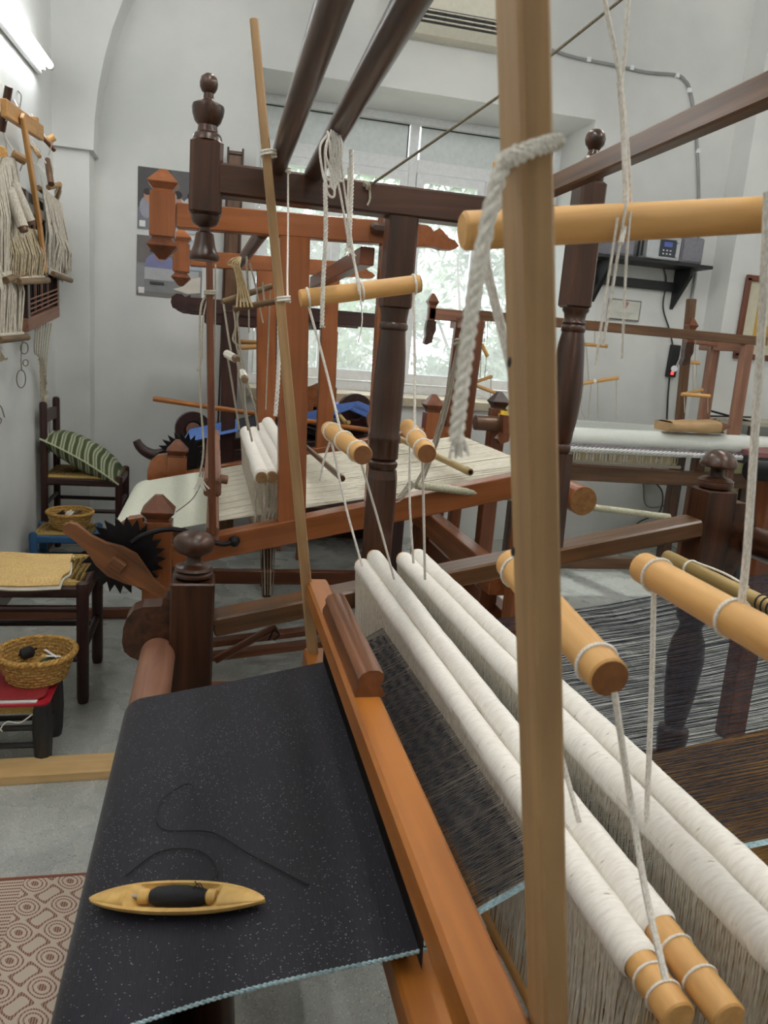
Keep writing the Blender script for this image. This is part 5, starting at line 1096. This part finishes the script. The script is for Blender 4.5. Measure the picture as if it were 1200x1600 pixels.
# ------------------------------------------------------------------ left wall: hung reeds, heddles and rods
XW = XL
def aw(u, v, off=.06): return atx(u, v, XW+off)
LIN = yarn('unbleached linen yarn', lin(150, 136, 110), lin(202, 190, 164), scale=(300, 300, 40)); LINW = yarn('pale heddle yarn', lin(176, 168, 152), lin(214, 208, 196), scale=(300, 300, 40))
def bundle(label, tops, length, n, mat, group, sag=.04, rodr=.015, lower=True):
    """a hung set: stick at the top, curtain of yarn, sticks at the foot. tops = (pA, pB) world"""
    a, b = Vector(tops[0]), Vector(tops[1]); t = thing('hung_heddles', (a+b)/2-V(0, 0, length), label, 'heddles', group); d = (b-a)
    rod('top_stick', a-d*.06, b+d*.06, rodr, STK, t, 10); S = []; rnd = random.Random(n)
    for i in range(n):
        p = a.lerp(b, (i+.5)/n); q = p+V(rnd.uniform(0, .05), rnd.uniform(-sag, sag), -length*rnd.uniform(.86, 1.04)); m_ = p.lerp(q, .5)+V(.02+rnd.uniform(0, .02), rnd.uniform(-.015, .015), 0); S.append([p+V(.015, 0, .01), m_, q])
    threads('yarn_curtain', S, .0042, mat, t, 4)
    if lower:
        for k in range(3): o = V(.02+.02*k, 0, -length*(.93+.03*k)); rod('foot_stick', a+o+d*.02, b+o-d*.02+V(0, .03*k, 0), rodr*1.1, LINW if k < 2 else STK, t, 10)
    for p in (a.lerp(b, .15), a.lerp(b, .85)): cord('hang_cord', [p, p+V(-.02, 0, .12), V(XW, p.y, p.z+.16)], .003, GREYC, t, 5)
    return t
gH = 'heddle sets hung on the left wall'
rnd = random.Random(21)
bundle('pale yarn heddle set hung lowest at the left edge', (aw(-20, 245), aw(18, 250)), .52, 90, LINW, gH)
bundle('brown-tipped yarn heddles hung behind the pale wooden beater', (aw(4, 355, .08), aw(52, 362, .10)), .24, 90, LIN, gH)
bundle('pale heddle set hung lowest at the left edge above the yarn tuft', (aw(-30, 375, .06), aw(16, 390, .06)), .42, 90, LINW, gH)
for lab, p0, p1 in (('white-wound rod sloping beside the pale upright, nearer one', (20, 286), (49, 352)), ('white-wound rod sloping beside the pale upright, farther one', (14, 296), (38, 362))):
    q0, q1 = aw(*p0, .1), aw(*p1, .17); t = thing('wound_stick', (q0+q1)/2, lab, 'stick', 'white-wound sticks on the left wall'); rod('stick', q0, q1, .02, WORN, t, 12); cord('yarn_winding', [q0.lerp(q1, k/10) for k in range(10)], .027, LINW, t, 10, sm=False); cord('hanger', [q0, q0+V(-.06, 0, .1), V(XW, q0.y, q0.z+.15)], .003, GREYC, t, 5)
bundle('long fluffy pale heddle set hung nearest the pilaster', (aw(62, 295), aw(92, 320)), .46, 110, LINW, gH)
bundle('fringed heddles hung below the others nearest the corner', (aw(78, 350, .09), aw(100, 370, .09)), .22, 60, LINW, gH, lower=False)
wf = thing('hung_beater', aw(40, 300, .1), 'pale wooden beater hung on the left wall', 'frame')
HON = wood('honey pale wood', lin(168, 118, 62), lin(206, 158, 96), .5, .9, .6)
beam('crosspiece', aw(6, 168, .12), aw(64, 208, .12), .03, .075, HON, wf); beam('upright', aw(35, 180, .15), aw(62, 352, .15), .02, .05, HON, wf); beam('upright', aw(62, 352, .15), aw(70, 425, .15), .02, .05, HON, wf)
prism('scroll', [(0, 0), (.05, .02), (.08, .06), (.06, .1), (0, .09)], .03, HON, wf, aw(52, 212, .12), (0, 1, 0), (0, 0, 1)); cord('hanger', [aw(30, 172, .1), aw(33, 150, .06), aw(28, 142, .0)], .003, IRON, wf)
rd_ = thing('reed_frame', aw(60, 470, .08), 'dark reed frame with a pinkish lower bar hung on the left wall', 'frame')
pA, pB = aw(38, 508, .07), aw(88, 486, .07)
beam('lower_bar', pA, pB, .04, .07, GREYWOOD, rd_); beam('side', pA+V(0, .03, .03), pA+V(0, .03, .68), .04, .06, DARK, rd_); beam('side', pB+V(0, -.03, .03), pB+V(0, -.03, .55), .04, .06, DARK, rd_); beam('upper_bar', pA+V(0, 0, .6), pB+V(0, 0, .52), .04, .05, DARK, rd_)
d_ = pB-pA
beam('backing', (pA+pB)/2+V(-.035, 0, .03), (pA+pB)/2+V(-.035, 0, .66), d_.length*.9, .012, IRON, rd_, .002, ref=V(1, 0, 0))
for k in range(12): beam('reed_dent', pA+d_*(.12+.065*k)+V(.0, 0, .04), pA+d_*(.12+.065*k)+V(0, 0, .55), .012, .012, IRON if k % 3 else GREYWOOD, rd_, .002)
for k in range(4): beam('cross_wire', pA+V(.02, .05, .06+.025*k), pB+V(.02, -.05, .06+.025*k), .008, .008, GREYWOOD, rd_, .002)
gS = 'short rods hung on the left wall'
for lab, a, b, r, m in (('dark stick hung at the top left of the wall', (2, 205), (14, 135), .018, DARK), ('short round stick end poking out by the pale frame', (20, 240), (40, 252), .022, PALE), ('dark thin stick sloping from the pale frame', (64, 212), (85, 235), .012, ORANGE_D), ('light stick end pointing to the corner', (70, 222), (85, 214), .02, DOWEL), ('brown stick hanging from white cords by the corner', (74, 250), (80, 288), .018, WORN), ('short light stick level by the corner', (75, 293), (94, 288), .016, PALE), ('small stick hanging lowest by the corner', (89, 308), (93, 288), .016, PALE), ('dark short stick above the pale frame', (20, 160), (26, 172), .018, DARK), ('light stick left of the pale yarn', (-6, 232), (4, 238), .022, DOWEL), ('stick sloping behind the pale upright', (50, 228), (62, 245), .012, PALE)):
    a, b = aw(*a, .07), aw(*b, .12); t = thing('wall_stick', (a+b)/2, lab, 'stick', gS); rod('stick', a, b, r, m, t, 10); cord('cord', [a.lerp(b, .3), a.lerp(b, .3)+V(-.05, 0, .08), V(XW, a.lerp(b, .3).y, a.lerp(b, .3).z+.13)], .003, WHITEC, t, 5); cord('binding', [a.lerp(b, .2)+V(.015, 0, .012), a.lerp(b, .5)+V(.02, 0, 0), a.lerp(b, .55)+V(.0, 0, -.06)], .003, GREYC, t, 5)
hc = thing('cord_bunch', aw(65, 620, .04), 'long pale knotted cords hanging down the left wall', 'cord')
for k in range(7):
    u = 52+3.3*k; e = 690 if k in (2, 4, 5) else 560+18*k
    cord('strand', [aw(56+4*k, 505, .08), aw(u+2, 550, .06), aw(62+1.6*k, 560+6*k, .05), aw(64+1.2*k, 620, .04), aw(66+1.3*k, e, .04)], .0035, GREYC if k % 2 else LIN, hc, 5)
    loop('knot', aw(62+1.6*k, 562+6*k, .05), (0, 0, 1), .005, .004, GREYC, hc, turns=2, pitch=.006)
for k in range(5): cord('strand', [aw(70+1.2*k, 610, .04), aw(69+1.4*k, 650, .04), aw(67+2*k, 696, .04)], .0035, LINW, hc, 5)
wl = thing('wire_loops', aw(35, 560, .03), 'dark wire loops hanging on the left wall under the yarn', 'wire')
def ring(u, v, ru, rv): cord('loop', [aw(u+ru*math.cos(a), v+rv*math.sin(a), .03) for a in [2*math.pi*i/14 for i in range(15)]], .003, BROWNC, wl, 5)
ring(38, 544, 6, 9); ring(33, 592, 7, 14); ring(40, 567, 4, 5); cord('wire', [aw(34, 537, .03), aw(33, 560, .03), aw(34, 580, .03)], .0025, BROWNC, wl, 5)
for k in range(5): cord('tie', [aw(32+3*k, 500, .05), aw(33+1.5*k, 520, .04), aw(35, 535, .03)], .003, GREYC, wl, 5)
w2 = thing('wire_end', aw(3, 640, .03), 'bent dark wire end at the left edge of the wall', 'wire'); cord('wire', [aw(-6, 630, .03), aw(2, 636, .03), aw(7, 652, .03)], .003, BROWNC, w2, 5); cord('loop', [aw(-4, 650, .03), aw(2, 655, .03), aw(0, 662, .03), aw(-5, 660, .03)], .003, BROWNC, w2, 5)
w3 = thing('yarn_tuft', aw(5, 560, .04), 'small yarn tuft hanging at the left edge of the wall', 'yarn')
for k in range(7): cord('strand', [aw(-2, 545, .04), aw(2+k, 555+k, .05), aw(-2+2.2*k, 566-k, .05)], .004, LIN, w3, 5)

# ------------------------------------------------------------------ back wall objects
def flat(name, x0, x1, z0, z1, Y, mat, par, t=.002): return box(name, (x0, Y-t, z0), (x1, Y, z1), mat, par, .0005)
def blob(name, cx, cz, rx_, rz_, Y, mat, par, n=16, pts=None):
    q = pts or [(rx_*math.cos(2*math.pi*i/n), rz_*math.sin(2*math.pi*i/n)) for i in range(n)]
    return prism(name, q, .0012, mat, par, (cx, Y, cz), (1, 0, 0), (0, 0, 1))
C_ = {}
def col(*c):
    if c not in C_: C_[c] = plain('print %d %d %d' % c, lin(*c), .5, 0, .06, 14)
    return C_[c]
def poster(x0, z0, x1, z1, label, lower):
    Y = YB-.001; t = thing('poster', ((x0+x1)/2, Y, z0), label, 'poster', 'photo posters on the back wall'); y1, y2, y3 = Y-.003, Y-.0045, Y-.006
    W_, H_ = x1-x0, z1-z0; X = lambda f: x0+W_*f; Z = lambda f: z0+H_*f
    if not lower:
        flat('print', x0, x1, z0, z1, Y, col(74, 72, 74), t); flat('print_wall', X(.5), x1, Z(.3), z1, y1, col(88, 86, 88), t, .001); flat('print_doorway', X(.86), X(.93), Z(.35), Z(.8), y2, col(50, 40, 36), t, .001)
        for f, s in ((.14, .72), (.6, .9), (.82, 1.0)):
            blob('print_body', X(f), Z(.36), .07*s, .1*s, y2, col(196, 196, 204) if f > .2 else col(150, 152, 164), t); blob('print_face', X(f), Z(.55), .03*s, .042*s, y3, col(170, 126, 104), t); blob('print_hair', X(f), Z(.61), .034*s, .03*s, y3-.001, col(34, 30, 30), t); blob('print_hands', X(f)+.012, Z(.47), .028*s, .024*s, y3-.001, col(176, 132, 110), t)
        flat('print_skirt', x0, X(.3), z0, Z(.35), y1, col(120, 120, 130), t, .001); flat('print_table', X(.3), x1, z0, Z(.2), y3, col(190, 190, 196), t, .001); flat('print_logo', X(.03), X(.12), Z(.04), Z(.14), y3-.001, col(226, 226, 226), t, .001)
    else:
        flat('print', x0, x1, z0, z1, Y, col(132, 134, 136), t); flat('print_top', x0, x1, Z(.55), z1, y1, col(112, 106, 104), t, .001); flat('print_right', X(.75), x1, Z(.5), z1, y2, col(178, 190, 200), t, .001)
        blob('print_body', X(.35), Z(.55), .1, .075, y2, col(122, 124, 164), t); blob('print_face', X(.36), Z(.73), .04, .055, y3, col(160, 118, 98), t)
        blob('print_hair', X(.33), Z(.81), 0, 0, y3-.001, col(46, 40, 40), t, pts=[(-.06, -.03), (-.055, .03), (-.02, .055), (.03, .05), (.055, .02), (.06, -.01), (.03, .005), (-.02, .008), (-.03, -.03)])
        blob('print_face', X(.78), Z(.72), .022, .032, y3, col(120, 80, 70), t)
        flat('print_table', x0, X(.95), Z(.28), Z(.48), y2, col(176, 178, 180), t, .001); flat('print_machine', x0, X(.12), Z(.1), Z(.5), y3, col(140, 140, 142), t, .001); flat('print_handle', X(.2), X(.42), Z(.2), Z(.25), y3, col(60, 60, 64), t, .001)
        blob('print_fabric', X(.78), Z(.2), 0, 0, y3, col(216, 208, 196), t, pts=[(-.1, -.02), (-.04, .0), (.02, .06), (.09, .08), (.09, -.03), (.0, -.045)]); flat('print_logo', X(.03), X(.12), Z(.04), Z(.14), y3-.001, col(226, 226, 226), t, .001)
        flat('print_floor', x0, x1, z0, Z(.08), y2, col(122, 118, 114), t, .001)
poster(-.546, 2.176, -.10, 2.584, 'upper photo poster of women with raised hands behind the orange pendant', False)
poster(-.548, 1.728, -.10, 2.137, 'lower photo poster of a woman seated at a grey machine', True)

# air conditioner
ac = thing('air_conditioner', (1.6, 5.8, 3.72), 'cream wall air conditioner with open louvres at the top of the picture', 'air conditioner')
ACM = plain('cream plastic', lin(216, 212, 196), .45)
prism('body', [(0, 0), (-.13, .0), (-.19, .05), (-.2, .1), (-.2, .27), (-.18, .3), (0, .3)], .86, ACM, ac, (1.61, YB, 3.652), (0, 1, 0), (0, 0, 1))
box('outlet', (1.23, 5.698, 3.702), (2.0, 5.712, 3.792), col(52, 50, 48), ac, .002)  # dark plate paints the shaded recess behind the louvres
for k in range(3): box('louvre', (1.23, 5.685, 3.712+.03*k), (2.0, 5.70, 3.72+.03*k), ACM, ac, .001)
for k in range(11): box('vane', (1.27+.07*k, 5.69, 3.705), (1.275+.07*k, 5.70, 3.789), col(30, 30, 30), ac, .001)
# surface cable with clips
cb_ = thing('wall_cable', (3.4, 5.88, 3.0), 'grey cable clipped along the back wall and down to the power strip', 'cable')
CBP = [at(u, v, 5.885) for u, v in ((862, 78), (900, 90), (960, 102), (1010, 113), (1056, 117), (1070, 126), (1078, 142), (1087, 200), (1092, 300), (1091, 380), (1087, 430), (1078, 480))]
cord('cable', CBP, .012, col(150, 150, 150), cb_, 8)
for u, v in ((920, 93), (987, 106), (1058, 118), (1077, 141), (1091, 236)): p = at(u, v, 5.88); box('clip', p-V(.016, .012, .016), p+V(.016, .012, .016), PVC, cb_)
# shelf with stereo
BLKS = plain('black shelf', lin(24, 24, 26), .45)
sh = thing('wall_shelf', (3.3, 5.75, 2.3), 'black wall shelf with triangular bracket holding the stereo', 'shelf')
box('board', (2.8, 5.62, 2.30), (3.80, YB, 2.325), BLKS, sh); box('apron', (2.84, 5.86, 2.13), (3.72, YB, 2.20), BLKS, sh)
for x in (2.95, 3.66): prism('bracket', [(0, 0), (-.22, 0), (-.22, -.06), (0, -.31)], .03, BLKS, sh, (x, YB, 2.30), (0, 1, 0), (0, 0, 1)); 
SG = plain('grey speaker', lin(122, 120, 128), .7, 0, .1, 60); SIL = plain('silver plastic', lin(176, 180, 182), .35, .2)
sp1 = thing('speaker', (3.62, 5.75, 2.325), 'grey box speaker on the right of the silver stereo', 'speaker', 'stereo speakers'); box('cabinet', (3.50, 5.63, 2.325), (3.70, 5.85, 2.52), SG, sp1, .01); box('grille', (3.515, 5.622, 2.34), (3.685, 5.63, 2.505), SG, sp1, .004)
cord('wire', [(3.52, 5.86, 2.5), (3.53, 5.8, 2.56), (3.57, 5.78, 2.57), (3.62, 5.8, 2.54), (3.66, 5.83, 2.53)], .004, IRON, sp1)
sp2 = thing('speaker', (3.0, 5.75, 2.325), 'grey box speaker on the left of the silver stereo behind the hanging strings', 'speaker', 'stereo speakers'); box('cabinet', (2.92, 5.63, 2.325), (3.11, 5.85, 2.51), SG, sp2, .01); box('grille', (2.935, 5.622, 2.34), (3.095, 5.63, 2.495), SG, sp2, .004)
se = thing('stereo', (3.33, 5.75, 2.325), 'silver compact stereo with a dark control panel on the black shelf', 'stereo')
box('case', (3.20, 5.60, 2.328), (3.48, 5.86, 2.50), SIL, se, .008); box('control_panel', (3.30, 5.592, 2.35), (3.44, 5.60, 2.475), col(48, 54, 64), se, .006); box('display', (3.33, 5.588, 2.42), (3.40, 5.592, 2.455), plain('blue display', lin(80, 96, 170), .3), se, .002)
for k in range(6): box('button', (3.325+.03*(k % 3), 5.588, 2.365+.025*(k//3)), (3.337+.03*(k % 3), 5.592, 2.374+.025*(k//3)), PVC, se, .001)
rod('knob', (3.445, 5.60, 2.468), (3.445, 5.585, 2.468), .014, SIL, se, 14); rod('knob', (3.445, 5.60, 2.36), (3.445, 5.585, 2.36), .012, SIL, se, 14)
for k in range(2): box('side_vent', (3.197, 5.66+.06*k, 2.35), (3.2, 5.69+.06*k, 2.47), col(60, 62, 64), se, .001)
pw = thing('power_strip', (3.75, 5.87, 1.45), 'black power strip hanging on the wall with a red lit switch and white plug', 'power strip')
a_, b_ = at(1056, 539, 5.88), at(1047, 589, 5.88); beam('body', a_, b_, .085, .04, col(22, 22, 24), pw, .006)
box('switch', at(1050, 583, 5.86)-V(.012, .01, .014), at(1050, 583, 5.86)+V(.012, .004, .014), plain('red switch', lin(220, 40, 44), .3, emit=(1, .08, .08, 1), estr=.8), pw); rod('plug', at(1053, 576, 5.86), at(1054, 576, 5.80), .026, PVC, pw, 12)
cord('flex', [at(1051, 538, 5.88), at(1046, 515, 5.88), at(1036, 480, 5.88), at(1041, 440, 5.88), at(1036, 415, 5.86)], .006, col(30, 30, 32), pw); cord('flex', [at(1046, 590, 5.88), at(1043, 630, 5.88), at(1041, 690, 5.88)], .007, col(30, 30, 32), pw); cord('white_flex', [at(1055, 575, 5.82), at(1066, 556, 5.84), at(1060, 600, 5.86), at(1054, 650, 5.87)], .005, col(190, 190, 190), pw)
ce = thing('certificate', (3.23, 5.88, 1.87), 'small framed paper with a faint red drawing under the shelf', 'certificate')
box('frame', (3.09, 5.88, 1.87), (3.375, YB, 2.03), col(90, 88, 84), ce, .002); flat('paper', 3.098, 3.367, 1.878, 2.022, 5.88, col(206, 206, 196), ce); blob('drawing', 3.235, 1.985, 0, 0, 5.8765, col(176, 130, 120), ce, pts=[(-.03, .02), (-.01, .03), (.01, .03), (.03, .02), (.012, -.01), (0, -.03), (-.012, -.01)])
for k in range(3): flat('text_line', 3.16+.02*k, 3.31-.02*k, 1.925-.014*k, 1.929-.014*k, 5.877, col(170, 170, 164), ce, .0008)
# framed picture on the right pilaster
FY = 5.65
fp = thing('framed_picture', (4.4, FY, 1.67), 'brown framed gold embroidered picture on the right pilaster', 'picture')
fx0, fx1, fz0, fz1 = 4.14, 4.80, 1.66, 2.27; FR = wood('picture frame wood', lin(84, 44, 30), lin(122, 68, 46), .4)
for a, b in (((fx0, fz0), (fx1, fz0)), ((fx0, fz1), (fx1, fz1))): beam('frame_bar', (a[0]-.02, FY-.02, a[1]), (b[0]+.02, FY-.02, b[1]), .03, .045, FR, fp)
for x in (fx0, fx1): beam('frame_bar', (x, FY-.02, fz0), (x, FY-.02, fz1), .045, .03, FR, fp)
flat('mount', fx0, fx1, fz0, fz1, FY-.006, col(206, 200, 176), fp)
flat('gold_panel', fx0+.13, fx1-.13, fz0+.12, fz1-.1, FY-.009, col(190, 150, 60), fp, .001); cxp = (fx0+fx1)/2
blob('arch_field', cxp, 1.86, 0, 0, FY-.0115, col(216, 208, 176), fp, pts=[(-.15, -.1)]+[(.15*math.cos(a), .12+.15*math.sin(a)) for a in [math.pi*(1-i/12) for i in range(13)]]+[(.15, -.1)])
blob('gold_figure', cxp, 1.86, 0, 0, FY-.013, col(186, 146, 58), fp, pts=[(-.13, -.1), (-.11, .02), (-.06, .08), (-.03, .13), (-.035, .18), (0, .21), (.035, .18), (.03, .13), (.06, .08), (.11, .02), (.13, -.1)])
for k in range(8):
    for s in (0, 1): x = fx0+.15+.055*k; blob('gold_leaf', x, fz1-.12-.03*s, .016, .01, FY-.0105, col(222, 192, 110), fp, 8)
# socket and wires low on the back wall
so_ = thing('wall_socket', at(1010, 745, 5.88), 'black adaptor in a low wall socket with tangled wires', 'socket')
rod('adaptor', at(1012, 746, 5.89), at(1012, 746, 5.82), .06, col(24, 24, 26), so_, 16); box('plate', at(1012, 744, 5.8)-V(.05, .012, .03), at(1012, 744, 5.8)+V(.05, .0, .03), PVC, so_)
for k, P in enumerate((((1020, 750), (1035, 770), (1030, 800), (1000, 815), (985, 830)), ((1005, 755), (1010, 790), (1040, 790), (1060, 780)), ((1015, 735), (1030, 720), (1024, 705), (1035, 690)))): cord('flex', [at(u, v, 5.86) for u, v in P], .006, col(120, 120, 118) if k else col(40, 40, 42), so_, 6)

# ------------------------------------------------------------------ far right corner: dark chair, loom corner, table things
ch = thing('dark_chair', (3.9, 4.6, 0), 'dark chair with a faded red seat behind the beehive knob at right', 'chair')
cx0, cx1 = at(1150, 710, 4.6).x, at(1150, 710, 4.6).x+.42; zs = at(1160, 700, 4.6).z
sheet('seat_cushion', lambda u, v: V(cx0-.02+.46*u, 4.35+.4*v, zs+.025*math.sin(math.pi*u)*math.sin(math.pi*v)), 10, 8, col(136, 88, 88), ch, .03)
for x in (cx0, cx1):
    for y in (4.38, 4.72): beam('leg', (x, y, 0), (x, y, zs-.03), .05, .05, BLKW, ch)
box('seat_frame', (cx0-.03, 4.35, zs-.09), (cx1+.03, 4.75, zs-.035), BLKW, ch)
for z in (.2, .45): beam('rung', (cx0, 4.38, z), (cx1, 4.38, z), .03, .04, BLKW, ch)
pn_ = thing('olive_board', (4.1, 5.2, 0), 'pale olive board leaning behind the dark chair', 'board'); box('board', (cx0+.1, 5.1, .1), (cx0+.8, 5.13, .95), col(150, 146, 104), pn_); box('batten', (cx0+.1, 5.08, .0), (cx0+.8, 5.1, .1), BLKW, pn_)
tt = thing('side_table', (3.95, 5.2, 0), 'grey-topped table in the far right corner holding metal tools', 'table')
tz = at(1150, 655, 5.3).z; xa = 3.95; box('top', (xa, 5.05, tz-.03), (4.9, 5.6, tz), col(186, 178, 160), tt)
for x in (xa+.05, 4.85):
    for y in (5.1, 5.55): beam('leg', (x, y, 0), (x, y, tz-.03), .05, .05, DARK, tt)
tl = thing('metal_clamp', at(1120, 645, 5.3), 'thin dark metal rods lying on the corner table', 'tool'); rod('bar', at(1103, 640, 5.2), at(1195, 665, 5.1), .008, IRON, tl, 8); rod('bar', at(1110, 650, 5.2), at(1180, 652, 5.1), .006, IRON, tl, 8); lathe('head', at(1180, 655, 5.15), [(.03, 0), (.035, .02), (.03, .045), (.01, .05)], STEEL, tl, 12)
rl = thing('edge_loom', (2.15, 2.2, 0), 'orange loom corner at the right edge behind the back beam', 'loom')
xo = at(1188, 800, 2.6).x; beam('post', (xo+.05, 2.6, .0), (xo+.03, 2.6, at(1190, 735, 2.6).z), .09, .08, ORANGE_D, rl); rod('roller', at(1170, 735, 2.55), at(1170, 735, 2.55)+V(.5, 0, 0), .04, IRON, rl, 14); beam('rail', (xo-.02, 2.6, .62), (xo+.7, 2.6, .75), .07, .08, ORANGE, rl)
lg = thing('rough_log', at(1160, 850, 1.85), 'rough dark log beam tied at the back of the near loom', 'beam')
rod('log', at(1162, 838, 2.36), at(1162, 838, 2.36)+V(.1, -1.9, .0), .05, WORN, lg, 12, .045); loop('tie', at(1162, 838, 2.36)+V(.02, -.15, 0), (0, 1, 0), .052, .005, GREYC, lg, turns=2, pitch=.02)
